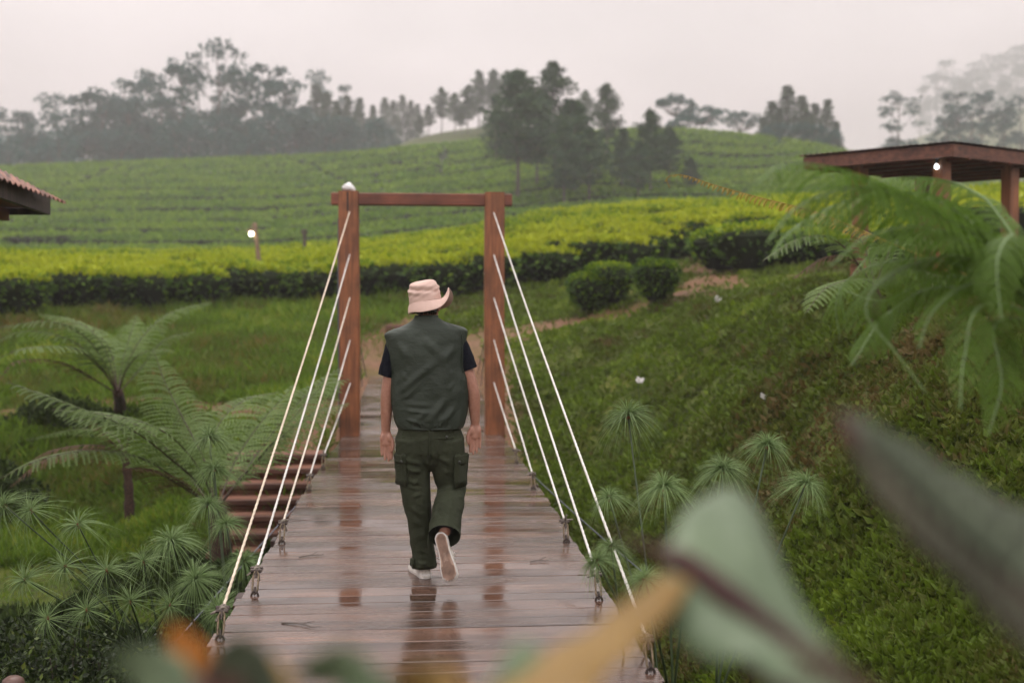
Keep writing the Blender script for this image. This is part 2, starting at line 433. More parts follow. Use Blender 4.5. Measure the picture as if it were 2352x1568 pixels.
ml = N(nt, 'ShaderNodeMixRGB'); ml.inputs[2].default_value = (.022, .030, .010, 1); nt.links.new(lit.outputs[0], ml.inputs[0]); nt.links.new(md.outputs[0], ml.inputs[1])  # litter colour, darkened to hold the bushes' shade
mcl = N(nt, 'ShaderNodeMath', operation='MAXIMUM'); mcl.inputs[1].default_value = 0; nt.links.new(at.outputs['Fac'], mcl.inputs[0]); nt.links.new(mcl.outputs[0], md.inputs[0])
nt.links.new(ml.outputs[0], b.inputs['Base Color']); b.inputs['Roughness'].default_value = .85; b.inputs['Specular IOR Level'].default_value = .2
bump(nt, b, n2.outputs['Fac'], .6, .05)
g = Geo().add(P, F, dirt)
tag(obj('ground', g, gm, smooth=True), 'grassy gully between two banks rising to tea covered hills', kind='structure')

# ------------------------------------------------------------------ the footbridge
DX = 0.024                                             # centre line of the deck
def deck_z(y):
    y = np.asarray(y, float)
    z = .07 * (1 - ((np.clip(y, 2.5, 14.4) - 9.3) / 5) ** 2)
    return z + np.clip(y - 14.4, 0, 20) * .042

M_plank, nt, b, out = new_mat('wet_deck_timber')
oi = nt.nodes.new('ShaderNodeObjectInfo')
wp = world_pos(nt)
comb = N(nt, 'ShaderNodeVectorMath', operation='SCALE'); comb.inputs['Scale'].default_value = 37.0
cx = nt.nodes.new('ShaderNodeCombineXYZ'); nt.links.new(oi.outputs['Random'], cx.inputs[0]); nt.links.new(oi.outputs['Random'], cx.inputs[2])
nt.links.new(cx.outputs[0], comb.inputs[0])
va = N(nt, 'ShaderNodeVectorMath', operation='ADD'); nt.links.new(wp, va.inputs[0]); nt.links.new(comb.outputs[0], va.inputs[1])
def strn(scale, sc, det=5, src=va.outputs[0]):
    mp = nt.nodes.new('ShaderNodeMapping'); mp.inputs['Scale'].default_value = sc; nt.links.new(src, mp.inputs[0])
    return noise(nt, scale, det, mp.outputs[0], .6)
grain = strn(1.0, (2.2, 60, 60), 6)
fine = strn(1.0, (9, 220, 200), 3)
blot = strn(1.0, (1.6, 5, 5), 4)
wet = strn(1.0, (.8, 2.6, 2.6), 3, wp)
c1 = ramp(nt, [(.25, (.038, .023, .017)), (.5, (.090, .051, .036)), (.75, (.148, .086, .060))], grain.outputs['Fac'])
c2 = ramp(nt, [(.3, (.45, .42, .42)), (.5, (.9, .9, .9)), (.72, (1.3, 1.15, 1.05))], blot.outputs['Fac'])
mm = N(nt, 'ShaderNodeMixRGB', blend_type='MULTIPLY'); mm.inputs[0].default_value = 1
nt.links.new(c1.outputs[0], mm.inputs[1]); nt.links.new(c2.outputs[0], mm.inputs[2])
hs = N(nt, 'ShaderNodeHueSaturation'); mr = N(nt, 'ShaderNodeMapRange'); mr.inputs['To Min'].default_value = .7; mr.inputs['To Max'].default_value = 1.35
nt.links.new(oi.outputs['Random'], mr.inputs['Value']); nt.links.new(mr.outputs[0], hs.inputs['Value']); nt.links.new(mm.outputs[0], hs.inputs['Color'])
# worn pale orange patches where the stain has rubbed off
wear = strn(1.0, (5, 26, 26), 4)
wr = ramp(nt, [(.66, (0, 0, 0)), (.74, (1, 1, 1))], wear.outputs['Fac'])
sep = nt.nodes.new('ShaderNodeSeparateXYZ'); nt.links.new(wp, sep.inputs[0])
ab = N(nt, 'ShaderNodeMath', operation='ABSOLUTE'); nt.links.new(sep.outputs[0], ab.inputs[0])
em = N(nt, 'ShaderNodeMapRange'); em.inputs['From Min'].default_value = .45; em.inputs['From Max'].default_value = .9; nt.links.new(ab.outputs[0], em.inputs['Value'])
wm = N(nt, 'ShaderNodeMath', operation='MULTIPLY'); nt.links.new(wr.outputs[0], wm.inputs[0]); nt.links.new(em.outputs[0], wm.inputs[1])
wc = N(nt, 'ShaderNodeMixRGB'); wc.inputs[2].default_value = (.30, .13, .07, 1)
nt.links.new(wm.outputs[0], wc.inputs[0]); nt.links.new(hs.outputs[0], wc.inputs[1])
nt.links.new(wc.outputs[0], b.inputs['Base Color'])
# water film: smooth where it stands, satin elsewhere
wm1 = N(nt, 'ShaderNodeMapRange'); wm1.inputs['From Min'].default_value = .46; wm1.inputs['From Max'].default_value = .60; nt.links.new(wet.outputs['Fac'], wm1.inputs['Value'])
rr = N(nt, 'ShaderNodeMapRange'); rr.inputs['From Min'].default_value = .3; rr.inputs['From Max'].default_value = .7
rr.inputs['To Min'].default_value = .14; rr.inputs['To Max'].default_value = .34; nt.links.new(fine.outputs['Fac'], rr.inputs['Value'])
rx_ = N(nt, 'ShaderNodeMapRange'); rx_.clamp = True; rx_.inputs['To Max'].default_value = .045
nt.links.new(wm1.outputs[0], rx_.inputs['Value']); nt.links.new(rr.outputs[0], rx_.inputs['To Min'])
nt.links.new(rx_.outputs[0], b.inputs['Roughness'])
b.inputs['Specular IOR Level'].default_value = .8
hb = N(nt, 'ShaderNodeMath', operation='MULTIPLY_ADD'); hb.inputs[1].default_value = .5
nt.links.new(grain.outputs['Fac'], hb.inputs[0]); nt.links.new(fine.outputs['Fac'], hb.inputs[2])
bs = N(nt, 'ShaderNodeMapRange'); bs.inputs['To Min'].default_value = .10; bs.inputs['To Max'].default_value = .02; nt.links.new(wm1.outputs[0], bs.inputs['Value'])
bn = bump(nt, b, hb.outputs[0], .2, .004); nt.links.new(bs.outputs[0], bn.inputs['Strength'])

M_post = timber_mat('red_stained_timber', [(.11, .038, .013), (.26, .088, .030), (.36, .135, .05)], .5, 2, 36)
M_beam = timber_mat('red_stained_timber_lengthwise', [(.08, .024, .012), (.19, .052, .022), (.26, .08, .036)], .5, 0, 36)
M_dark = timber_mat('dark_underdeck_timber', [(.02, .010, .008), (.045, .022, .016), (.07, .035, .025)], .6, 1, 30)
M_steel = plain_mat('dark_rusty_steel', (.06, .045, .038), .45, .5, 60, .3, .6)
M_brass = plain_mat('galvanised_yellowish_steel', (.36, .26, .14), .35, .3, 50, .2, .8)
M_oldbrass = plain_mat('tarnished_steel', (.16, .12, .075), .5, .5, 50, .2, .5)
M_cable = plain_mat('grey_wire', (.10, .105, .13), .45, .2, 50, 0, .5)

bridge = thing('footbridge', 'wet brown plank footbridge with a red timber gateway and white stay ropes', 'bridge', (DX, 0, 0))
PYC = 14.45                                            # where the gateway stands
y = -1.2; k = 0
pr = np.random.default_rng(11)
while y < 23.6:
    w = float(pr.choice([.135, .15, .165, .18, .2], p=[.15, .25, .25, .2, .15]))
    if y > 15: w = .2
    yc = y + w / 2
    nseg = 12
    x0 = -.98 + pr.normal(0, .008); x1 = .98 + pr.normal(0, .008)
    xs = np.linspace(x0, x1, nseg + 1)
    warp = pr.normal(0, .0007, 3); roll = pr.normal(0, .0035); yaw_ = pr.normal(0, .0012)
    zt = warp[0] + warp[1] * np.sin(xs * 2.2 + pr.random() * 6) + warp[2] * xs + (pr.random() < .05) * .003
    gap = .0055 + .004 * pr.random() + (pr.random() < .12) * .007
    hw = w / 2 - gap / 2; c = .004; th = .04
    prof = [(-hw, -th), (-hw, -c), (-hw + c, 0), (hw - c, 0), (hw, -c), (hw, -th)]
    edge = pr.normal(0, .0012, (2, nseg + 1))
    ring = []
    for (py_, pz_) in prof:
        e = edge[0] if py_ < 0 else edge[1]
        ring.append(np.stack([xs, py_ + e + xs * yaw_, pz_ + zt + py_ * roll], -1))
    V = np.stack(ring, 1).reshape(-1, 3); m = len(prof)
    i = np.arange(nseg)[:, None] * m; j = np.arange(m)[None, :]; j2 = (j + 1) % m
    F = np.stack([i + j, i + m + j, i + m + j2, i + j2], -1).reshape(-1, 4)
    g = Geo().add(V, F); g.f.append(np.arange(m)[None, :]); g.f.append(np.arange(m)[::-1][None, :] + nseg * m)
    o = obj('plank', g, M_plank, bridge); o.location = (0, yc, float(deck_z(yc)))
    sl = float(deck_z(yc + .1) - deck_z(yc - .1)) / .2
    o.rotation_euler = (math.atan(sl), 0, 0)
    y += w; k += 1

# stringers and joists under the deck
for sx in (-.8, 0, .8):
    ys = np.linspace(-1.2, 23.6, 40)
    V, fs = tube(np.stack([np.full(40, sx), ys, deck_z(ys) - .125], -1), .055, .085, 4, (1, 0, 1)); g = Geo().add(V, fs[0])
    for f in fs[1:]: g.f.append(f)
    obj('stringer', g, M_dark, bridge)
for yj in (1.6, 3.3, 5.42, 6.95, 8.6, 10.3, 12.0, 13.6):
    g = Geo(); add_box(g, 2.24, .14, .10, (-.02, yj, float(deck_z(yj)) - .26), ch=.008)
    obj('joist', g, M_dark, bridge)

# gateway
POSTX = (-.913, .913)
for s, px_ in zip((-1, 1), POSTX):
    g = Geo()
    n = 14; zs = np.linspace(-1.7, 3.06, n)
    pathp = np.stack([px_ + .004 * np.sin(zs * 2.1 + s), PYC + .004 * np.cos(zs * 1.7), zs], -1)
    # a squared log with eased corners
    base = []
    for (a, c_) in [(-1, -1), (1, -1), (1, 1), (-1, 1)]:
        base += [(a * .125 - (.014 * a if 0 else 0), c_ * .11)]
    cr = .014; hx, hy = .125, .11
    sec = [(-hx + cr, -hy), (hx - cr, -hy), (hx, -hy + cr), (hx, hy - cr), (hx - cr, hy), (-hx + cr, hy), (-hx, hy - cr), (-hx, -hy + cr)]
    V = []
    for q, p in enumerate(pathp):
        for (a, c_) in sec: V.append((p[0] + a, p[1] + c_, p[2]))
    m = 8; i = np.arange(n - 1)[:, None] * m; j = np.arange(m)[None, :]; j2 = (j + 1) % m
    F = np.stack([i + j, i + j2, i + m + j2, i + m + j], -1).reshape(-1, 4)
    g.add(V, F); g.f.append((np.arange(m) + (n - 1) * m)[None, :]); g.f.append(np.arange(m)[::-1][None, :])
    po = obj('post', g, M_post, bridge)
    g = Geo(); add_box(g, .27, .235, .22, (px_, PYC, float(deck_z(PYC)) + .10), ch=.006)   # damp plinth sleeve
    po_b = g
    # a split running down from the head of the post
    if s < 0:
        g = Geo(); add_box(g, .022, .006, .24, (px_ - .012, PYC - .112, 2.93)); obj('split', g, M_dark, po)
g = Geo(); add_box(g, 2.27, .15, .152, (0, PYC, 2.965), ch=.01); obj('crossbeam', g, M_beam, bridge)

# stay ropes: three strand twist
M_rope, nt, b, out = new_mat('white_twisted_rope')
oi = nt.nodes.new('ShaderNodeObjectInfo')
nz = noise(nt, 3, 4, world_pos(nt))
r_ = ramp(nt, [(.3, (.48, .45, .41)), (.6, (.68, .65, .62))], nz.outputs['Fac'])
rt = ramp(nt, [(.0, (1, 1, 1)), (.8, (1, .98, .95)), (1.0, (.95, .78, .56))], oi.outputs['Random'])
mx = N(nt, 'ShaderNodeMixRGB', blend_type='MULTIPLY'); mx.inputs[0].default_value = 1
nt.links.new(r_.outputs[0], mx.inputs[1]); nt.links.new(rt.outputs[0], mx.inputs[2]); nt.links.new(mx.outputs[0], b.inputs['Base Color']); b.inputs['Roughness'].default_value = .75

M_oldrope = plain_mat('grimy_rope_end', (.20, .17, .14), .8, .5, 60, .3)
def rope_geo(a, c, R=.0072, pitch=.062, step=.012):
    a = np.asarray(a, float); c = np.asarray(c, float); L = np.linalg.norm(c - a); n = max(8, int(L / step))
    t = np.linspace(0, 1, n); Pp = a + (c - a) * t[:, None]
    Pp[:, 2] -= np.sin(t * np.pi) * L * .003
    T = norm(c - a); A = norm(np.cross(T, [0, 0, 1.0])); B = np.cross(T, A)
    m = 9; ph = np.linspace(0, 2 * np.pi, m, endpoint=False)
    rr_ = R * (1 + .16 * np.cos(3 * ph))[None, :]
    an = ph[None, :] + (t * L / pitch * 2 * np.pi / 3)[:, None]
    V = Pp[:, None, :] + A * (np.cos(an) * rr_)[..., None] + B * (np.sin(an) * rr_)[..., None]
    i = np.arange(n - 1)[:, None] * m; j = np.arange(m)[None, :]; j2 = (j + 1) % m
    return V.reshape(-1, 3), np.stack([i + j, i + j2, i + m + j2, i + m + j], -1).reshape(-1, 4)

LEFT = [(515, 1462), (592, 1352), (652, 1238), (713, 1118), (745, 1078)]
RIGHT = [(1482, 1532), (1368, 1378), (1296, 1233), (1222, 1118), (1184, 1058)]
DEP = {-1: [5.42, 6.18, 7.45, 9.5, 10.9], 1: [4.98, 6.1, 7.5, 9.6, 11.3]}
TOPZ = [2.80, 2.27, 1.73, 1.20, .66]
for s, lst in ((-1, LEFT), (1, RIGHT)):
    for q, (ax, ay) in enumerate(lst):
        D = DEP[s][q]
        lo = W(ax, ay, D) - np.array([DX, 0, 0])
        lo[2] = float(deck_z(lo[1])) + .13
        top = np.array([POSTX[0 if s < 0 else 1] - s * .012 * (1), PYC - .10, TOPZ[q]])
        dirv = norm(lo - top)
        knot = lo
        V, F = rope_geo(top, knot)
        ro = obj('stay_rope', Geo().add(V, F), M_rope, bridge, smooth=True)
        # knot: a few turns of rope and two loose wire ends
        g = Geo(); th = np.linspace(0, 2 * np.pi * 2.6, 40)
        A = norm(np.cross(dirv, [0, 0, 1.0])); B = np.cross(dirv, A)
        coil = knot + dirv * (th / th[-1] * .05)[:, None] + A * (np.cos(th) * .012)[:, None] + B * (np.sin(th) * .012)[:, None]
        add_tube(g, coil, .0065, sides=6)
        for e in range(2):
            ev = norm(A * pr.normal() + B * pr.normal() + dirv * .3)
            add_tube(g, np.array([knot + dirv * .03, knot + dirv * .035 + ev * .03, knot + dirv * .05 + ev * .055]), [.007, .007, .005], sides=6)
        obj('rope_knot', g, M_oldrope, ro, smooth=True)
        g = Geo()                                      # wire rope grip
        p0 = knot + dirv * .02
        add_tube(g, np.array([p0 - A * .03, p0 + A * .034]), .011, sides=6); add_tube(g, np.array([p0 + dirv * .028 - A * .028, p0 + dirv * .028 + A * .03]), .010, sides=6)
        obj('rope_grip', g, M_steel, ro)
        g = Geo(); base = np.array([knot[0] + dirv[0] * .02, knot[1] - .115, 0]); base[2] = float(deck_z(base[1])) + .012
        t0 = knot + dirv * .055; tv = base - t0
        for e in (-1, 1):
            add_tube(g, np.array([t0 + A * e * .006, t0 + tv * .15 + A * e * .014, t0 + tv * .8 + A * e * .014, base + A * e * .008]), .0052, sides=6)
        obj('turnbuckle', g, M_oldbrass, ro, smooth=True)
        g = Geo(); add_tube(g, np.array([t0 + tv * -.05, t0 + tv * .3]), .0065, sides=6); obj('threaded_rod', g, M_steel, ro); g = Geo(); add_tube(g, np.array([t0 + tv * .7, t0 + tv * 1.05]), .0065, sides=6)
        obj('threaded_rod', g, M_steel, ro)
        g = Geo(); th = np.linspace(0, np.pi, 10); add_tube(g, np.stack([base[0] + .018 * np.cos(th), np.full(10, base[1]), base[2] - .014 + .026 * np.sin(th)], -1), .006, sides=6)
        obj('eye_bolt', g, M_steel, ro)
# back stays behind the gateway, wires below the deck
for s in (-1, 1):
    for q, zt in enumerate((2.75, 2.2, 1.7)):
        a = np.array([POSTX[0 if s < 0 else 1], PYC + .1, zt]); c = np.array([POSTX[0 if s < 0 else 1] + .12 * s, 18.3 + q * 1.6, float(deck_z(18.3 + q * 1.6)) + .02])
        g = Geo(); add_tube(g, np.array([a, c]), .009, sides=6); obj('back_stay', g, M_cable, bridge)
g = Geo(); add_tube(g, smooth_path([(-.95, 11.6, -.05), (-1.5, 9.6, -.55), (-2.4, 7.6, -1.5)], 12), .006, sides=6); obj('guy_wire', g, M_cable, bridge)
g = Geo(); add_tube(g, smooth_path([(1.0, 11.9, -.03), (1.55, 9.9, -.42), (2.3, 8.3, -.95)], 12), .006, sides=6); obj('guy_wire', g, M_cable, bridge)
g = Geo(); add_tube(g, smooth_path([(-1.043, PYC - .05, 2.72), (-1.05, PYC - .05, 2.0), (-1.046, PYC - .05, 1.0), (-1.045, PYC - .05, .1)], 20), .011, sides=6); obj('lamp_cable', g, M_cable, bridge)

M_white = plain_mat('white_plastic', (.74, .73, .72), .5, .08, 20, .15)
lamp = thing('wrapped_lamp', 'white rounded bundle sitting on the left end of the gateway crossbeam', 'lamp', (DX + POSTX[0] - .01, PYC - .02, 3.06))
bm = bmesh.new(); bmesh.ops.create_icosphere(bm, subdivisions=3, radius=1)
for v in bm.verts:
    c = v.co; f = 1 + .12 * math.sin(c.x * 5 + 1) * math.cos(c.y * 4) + .08 * math.sin(c.z * 9 + c.x * 6)
    v.co = Vector((c.x * .082 * f + .01, c.y * .075 * f, max(c.z, -.55) * .062 * f + .045 - max(0, c.x - .3) * .045))
me = bpy.data.meshes.new('cover'); bm.to_mesh(me); bm.free()
for p in me.polygons: p.use_smooth = True
link('cover', me, M_white, lamp)
g = Geo(); add_tube(g, np.array([(-.06, 0, .0), (-.06, 0, .035), (-.02, 0, .04)]), .016, sides=8); add_box(g, .12, .09, .012, (-.01, 0, .006)); obj('bracket', g, M_cable, lamp)

# ------------------------------------------------------------------ leaf colours
M_tea = leaf_mat('tea_leaves', [(0, (.020, .040, .009)), (.35, (.060, .125, .010)), (.65, (.17, .27, .012)), (1, (.40, .45, .022))], .25, .45, .05)
M_teafar = leaf_mat('tea_leaves_far', [(0, (.032, .065, .006)), (.35, (.088, .19, .012)), (1, (.205, .31, .018))], .25, .6, .05)
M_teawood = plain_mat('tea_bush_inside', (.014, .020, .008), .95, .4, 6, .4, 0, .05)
M_grass = leaf_mat('bank_grass', [(0, (.21, .13, .05)), (.2, (.125, .13, .022)), (.5, (.088, .150, .014)), (.8, (.135, .22, .016)), (1, (.22, .25, .03))], .3, .55, .0)
M_bank = leaf_mat('right_bank_grass', [(0, (.11, .080, .026)), (.18, (.075, .086, .014)), (.5, (.085, .130, .012)), (.8, (.13, .19, .014)), (1, (.19, .23, .028))], .3, .55, .0)
M_moss = leaf_mat('bank_herbs', [(0, (.055, .034, .012)), (.2, (.034, .047, .008)), (.5, (.052, .078, .008)), (.8, (.075, .108, .010)), (1, (.10, .14, .018))], .25, .55, .0)
M_fernA = leaf_mat('tree_fern_fronds', [(0, (.060, .090, .024)), (.5, (.13, .195, .052)), (1, (.21, .30, .10))], .35, .42, .12)
M_fernB = leaf_mat('bright_fern_fronds', [(0, (.045, .085, .008)), (.5, (.105, .185, .022)), (1, (.18, .29, .08))], .4, .35, .12)
M_fernDry = leaf_mat('yellow_fern_tip', [(0, (.22, .13, .03)), (1, (.42, .30, .06))], .3, .5, .05)
M_fernRed = leaf_mat('withered_fern_fronds', [(0, (.060, .022, .018)), (1, (.19, .10, .045))], .2, .6, .1)
M_papy = leaf_mat('papyrus_rays', [(0, (.09, .14, .05)), (.5, (.18, .26, .10)), (1, (.27, .37, .16))], .35, .5, .1)
M_rach = plain_mat('pale_green_rachis', (.15, .22, .09), .5, .2, 10, .1)
M_stem = plain_mat('fern_stalk', (.050, .026, .016), .6, .4, 20, .3)
M_gstem = plain_mat('green_stalk', (.035, .055, .020), .5, .3, 15, .2)
M_bark = plain_mat('grey_brown_bark', (.085, .068, .055), .9, .4, 4, .4)
M_trunkfern = plain_mat('fibrous_fern_trunk', (.055, .030, .020), .95, .5, 40, .8)
M_euc = leaf_mat('tall_tree_leaves', [(0, (.010, .048, .044)), (.5, (.020, .088, .076)), (1, (.045, .135, .10))], .2, .6, .12)
M_pine = leaf_mat('pine_needles', [(0, (.018, .042, .024)), (.5, (.042, .086, .044)), (1, (.085, .14, .055))], .12, .65, .12)

# ------------------------------------------------------------------ tea bushes
def dome(ns=10):
    pr_ = [(.28, .08), (.50, .34), (.70, .66), (.69, .80), (.52, .93), (.25, .985)]
    ph = np.linspace(0, 2 * np.pi, ns, endpoint=False)
    V = np.concatenate([np.stack([r * np.cos(ph), r * np.sin(ph), np.full(ns, z)], -1) for r, z in pr_] + [np.array([[0, 0, .99]])])
    m = ns; i = np.arange(len(pr_) - 1)[:, None] * m; j = np.arange(m)[None, :]; j2 = (j + 1) % m
    Q = np.stack([i + j, i + j2, i + m + j2, i + m + j], -1).reshape(-1, 4)
    top = len(V) - 1; t0 = (len(pr_) - 1) * m
    Tm = np.stack([t0 + j[0], t0 + j2[0], np.full(m, top)], -1)
    return V, Q, Tm

def tea_mass(gw, gl, u, v, ncard, size, hgt=1.0, wide=.78, tone_hi=.92, seed=1, shoots=True, ns=10):
    """many clipped bushes: woody cores to gw, leaves to gl"""
    r_ = np.random.default_rng(seed); Nn = len(u)
    base = groundw(u, v); V, Q, Tm = dome(ns)
    s = wide / .70 * r_.uniform(.92, 1.16, Nn); h = hgt * r_.uniform(.92, 1.08, Nn); a = r_.random(Nn) * 6.28
    ca, sa = np.cos(a), np.sin(a)
    jit = 1 + r_.normal(0, .05, (Nn, len(V)))
    X = (V[None, :, 0] * ca[:, None] - V[None, :, 1] * sa[:, None]) * s[:, None] * jit; Y = (V[None, :, 0] * sa[:, None] + V[None, :, 1] * ca[:, None]) * s[:, None] * jit
    Z = V[None, :, 2] * h[:, None] * .96
    P_ = np.stack([X, Y, Z], -1) * np.array([.95, .95, .97]) + base[:, None, :]
    n0 = gw.n; off = (np.arange(Nn) * len(V))[:, None, None]
    gw.add(P_.reshape(-1, 3), (Q[None] + off).reshape(-1, 4), .3); gw.f.append((Tm[None] + off).reshape(-1, 3) + n0)
    # leaves over the clipped table and down the flanks
    nc_ = ncard if np.ndim(ncard) else np.full(Nn, ncard)
    idx = np.repeat(np.arange(Nn), nc_.astype(int)); M_ = len(idx)
    q = r_.random(M_); onTop = q < .52
    rr_ = np.sqrt(r_.random(M_)) * .70; th = r_.random(M_) * 6.28
    zt = .97 - .16 * np.clip((rr_ - .35) / .35, 0, 1) ** 2
    zs = r_.uniform(.16, .86, M_); rs = np.interp(zs, [.08, .34, .66, .80, .93], [.30, .52, .71, .70, .55])
    rr_ = np.where(onTop, rr_, rs); zz = np.where(onTop, zt, zs)
    pos = np.stack([rr_ * np.cos(th) * s[idx], rr_ * np.sin(th) * s[idx], zz * h[idx]], -1) + base[idx]
    outd = np.stack([np.cos(th), np.sin(th), 0 * th], -1)
    d = np.where(onTop[:, None], outd * .5 + np.array([0, 0, .8]), outd * .9 + np.array([0, 0, .1])) + r_.normal(0, .42, (M_, 3))
    up = np.where(onTop[:, None], np.array([0, 0, 1.0]), outd + np.array([0, 0, .6])) + r_.normal(0, .35, (M_, 3))
    pt = fbm2(base[idx, 0] * .22 + 5, base[idx, 1] * .22, 3) * .9 + fbm2(pos[:, 0] * 1.3, pos[:, 1] * 1.3, 2) * .5
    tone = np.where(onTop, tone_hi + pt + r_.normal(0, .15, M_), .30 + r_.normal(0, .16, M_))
    sz = (size[idx] if np.ndim(size) else size) * r_.uniform(.7, 1.3, M_)
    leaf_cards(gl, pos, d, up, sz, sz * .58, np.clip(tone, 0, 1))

def field(fr, row_dv, du, skip=None, seed=5, tilt=0.0):
    """rows of bushes inside fr(px, v)"""
    r_ = np.random.default_rng(seed); U, V_ = [], []
    rows = fr['v0'] + np.cumsum(row_dv * (1 + (fr.get('walk', 0) * (np.arange(400) % 4 == 3)) + .12 * r_.normal(size=400))); rows = rows[rows < fr['v1']]
    for k_, v0 in enumerate(rows):
        uu = np.arange(-1.0 * v0, 1.0 * v0, du) + r_.random() * du
        vv = v0 + tilt * uu + r_.normal(0, .09, len(uu)) + .35 * np.sin(uu * .13 + k_ * .05)
        U.append(uu); V_.append(vv)
    u = np.concatenate(U); v = np.concatenate(V_); u = u + r_.normal(0, .08, len(u))
    px = u / v * F_PX + 1176
    ok = fr['f'](px, v, u)
    if skip is not None: ok &= ~skip(u, v)
    return u[ok], v[ok]

fpx = [-700, 0, 300, 600, 850, 1160, 1200, 1400, 1610]; ffront = [23, 26.3, 28.3, 30, 29.6, 28.6, 29.4, 30.5, 33]
fback = [60, 61, 62, 62, 66, 70, 71, 75, 74]
fA = dict(v0=22, v1=80, f=lambda px, v, u: (px > -420) & (px < 1618 - np.clip(v - 30, 0, 45) * .5) & (v > np.interp(px, fpx, ffront) + .25 * np.sin(u * 1.7)) & (v < np.interp(px, fpx, fback)))
u, v = field(fA, 1.22, 1.02, seed=5, tilt=.10)
for nm, sel, lab in (('tea_field', np.ones(len(u), bool), 'near tea field of clipped yellow green bushes with dark flanks, beyond the gully'),):
    gw, gl = Geo(), Geo()
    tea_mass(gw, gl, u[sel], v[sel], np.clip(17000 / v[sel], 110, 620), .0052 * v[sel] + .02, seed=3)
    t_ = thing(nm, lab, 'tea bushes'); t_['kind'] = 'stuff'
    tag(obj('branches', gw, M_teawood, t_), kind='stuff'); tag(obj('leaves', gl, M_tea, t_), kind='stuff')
fB = dict(v0=25, v1=76, f=lambda px, v, u: (px > 1645 + np.clip(v - 28, 0, 45) * .2) & (px < 2560) & (v > np.interp(px, [1640, 1700, 1950, 2150, 2560], [27.3, 26.6, 26.6, 30, 31])) & (v < 72))
u, v = field(fB, 1.22, 1.02, seed=8, tilt=-.06)
gw, gl = Geo(), Geo(); tea_mass(gw, gl, u, v, np.clip(14000 / v, 110, 500), .0052 * v + .02, seed=13)
t_ = thing('tea_field', 'tea plot of clipped bushes right of the dirt track, partly hidden by the big fern', 'tea bushes'); t_['kind'] = 'stuff'
tag(obj('branches', gw, M_teawood, t_), kind='stuff'); tag(obj('leaves', gl, M_tea, t_), kind='stuff')

# two bushes standing apart on the path
for px_, D, wd, lab in ((1378, 24.0, .86, 'wide rounded tea bush standing alone beside the dirt path, the left of two neighbours'),
                        (1508, 22.2, .44, 'narrower tea bush on bare forked stems, the right of two neighbours beside the path')):
    gw, gl = Geo(), Geo(); uu = np.array([(px_ - 1176) / F_PX * D]); vv = np.array([D])
    if wd > .8: uu = np.array([uu[0] - .20, uu[0] + .20]); vv = np.array([D, D + .1])
    tea_mass(gw, gl, uu, vv, 1500, .085, hgt=.90 if wd > .8 else .80, wide=.47 if wd > .8 else wd, seed=int(px_), tone_hi=.52)
    t_ = thing('tea_bush', lab, 'bush', group='tea bushes standing apart on the path')
    obj('leaves', gl, M_tea, t_); 
    gs = Geo(); c = groundw(uu.mean(), vv.mean())
    for q in range(9):
        a = rng.random() * 6.28; add_tube(gs, smooth_path([c + (.08 * math.cos(a), .08 * math.sin(a), -.05), c + (.2 * math.cos(a), .2 * math.sin(a), .25), c + (.36 * math.cos(a), .36 * math.sin(a), .62)], 6), [.03, .028, .026, .02, .018, .014], sides=5)
    obj('stems', gs, M_bark, t_); obj('branches', gw, M_teawood, t_)

# the hill beyond: plucked rows along the contour with footpaths between plots
_vs = np.exp(np.linspace(math.log(60), math.log(330), 400))
def hill_v(px, py):
    u_ = (px - 1176) / F_PX * _vs; z = ground(u_, _vs, False); y = 715 - (z - CAM_H) * F_PX / _vs
    k = np.where(y <= py)[0]; k = k[_vs[k] > 80]
    return _vs[k[0]] if len(k) else 180.0
def hp_line(*pts): return [((px - 1176) / F_PX * hill_v(px, py), hill_v(px, py)) for px, py in pts]
GAPS = [(hp_line((140, 452), (215, 425), (270, 400), (325, 383)), 1.5), (hp_line((655, 372), (715, 395), (800, 440)), 1.5), (hp_line((1000, 348), (1022, 375), (1012, 420)), 1.3),
        (hp_line((1590, 362), (1680, 362), (1770, 366)), 1.0), (hp_line((1600, 402), (1700, 405), (1850, 400)), 1.3), (hp_line((1782, 305), (1784, 352)), 1.4), (hp_line((885, 398), (960, 396), (1080, 390)), .9),
        (hp_line((330, 470), (420, 465), (520, 462)), .8), (hp_line((600, 510), (700, 512), (780, 508)), .8), (hp_line((1180, 360), (1330, 352), (1560, 345)), .9), (hp_line((40, 575), (90, 572), (150, 576)), 2.6), (hp_line((60, 548), (120, 545)), 1.6), (hp_line((1180, 395), (1300, 400), (1560, 390)), .9)]
def gap(u, v):
    m = np.zeros(len(u), bool)
    for pts, w in GAPS:
        m |= near_mask(u, v, pts, w * .6) > .6
    return m
def crest(px): return np.interp(px, [-400, 0, 600, 1000, 1300, 1600, 1900, 2100, 2600], [192, 196, 200, 192, 186, 182, 176, 176, 180])
for lo, hi, lab, sd_, tl in ((-330, 1180, 'broad tea covered hillside with fine plucking rows behind the gateway', 21, .05), (1180, 2560, 'terraced tea slope with dark row gaps behind the pine clump', 22, -.06)):
    fC = dict(v0=80, v1=215, walk=1.7, f=lambda px, v, u: (px > lo) & (px < hi) & (v > np.interp(px, [0, 900, 1300, 2500], [79, 84, 82, 78])) & (v < crest(px)))
    u, v = field(fC, 1.62, 1.05, gap, seed=sd_, tilt=tl)
    keep = np.random.default_rng(sd_).random(len(u)) > .035; u, v = u[keep], v[keep]
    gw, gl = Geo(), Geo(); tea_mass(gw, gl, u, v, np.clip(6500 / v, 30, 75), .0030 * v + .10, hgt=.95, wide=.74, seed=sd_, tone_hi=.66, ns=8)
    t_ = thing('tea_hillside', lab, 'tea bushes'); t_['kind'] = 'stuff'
    tag(obj('branches', gw, M_teawood, t_), kind='stuff'); tag(obj('leaves', gl, M_teafar, t_), kind='stuff')

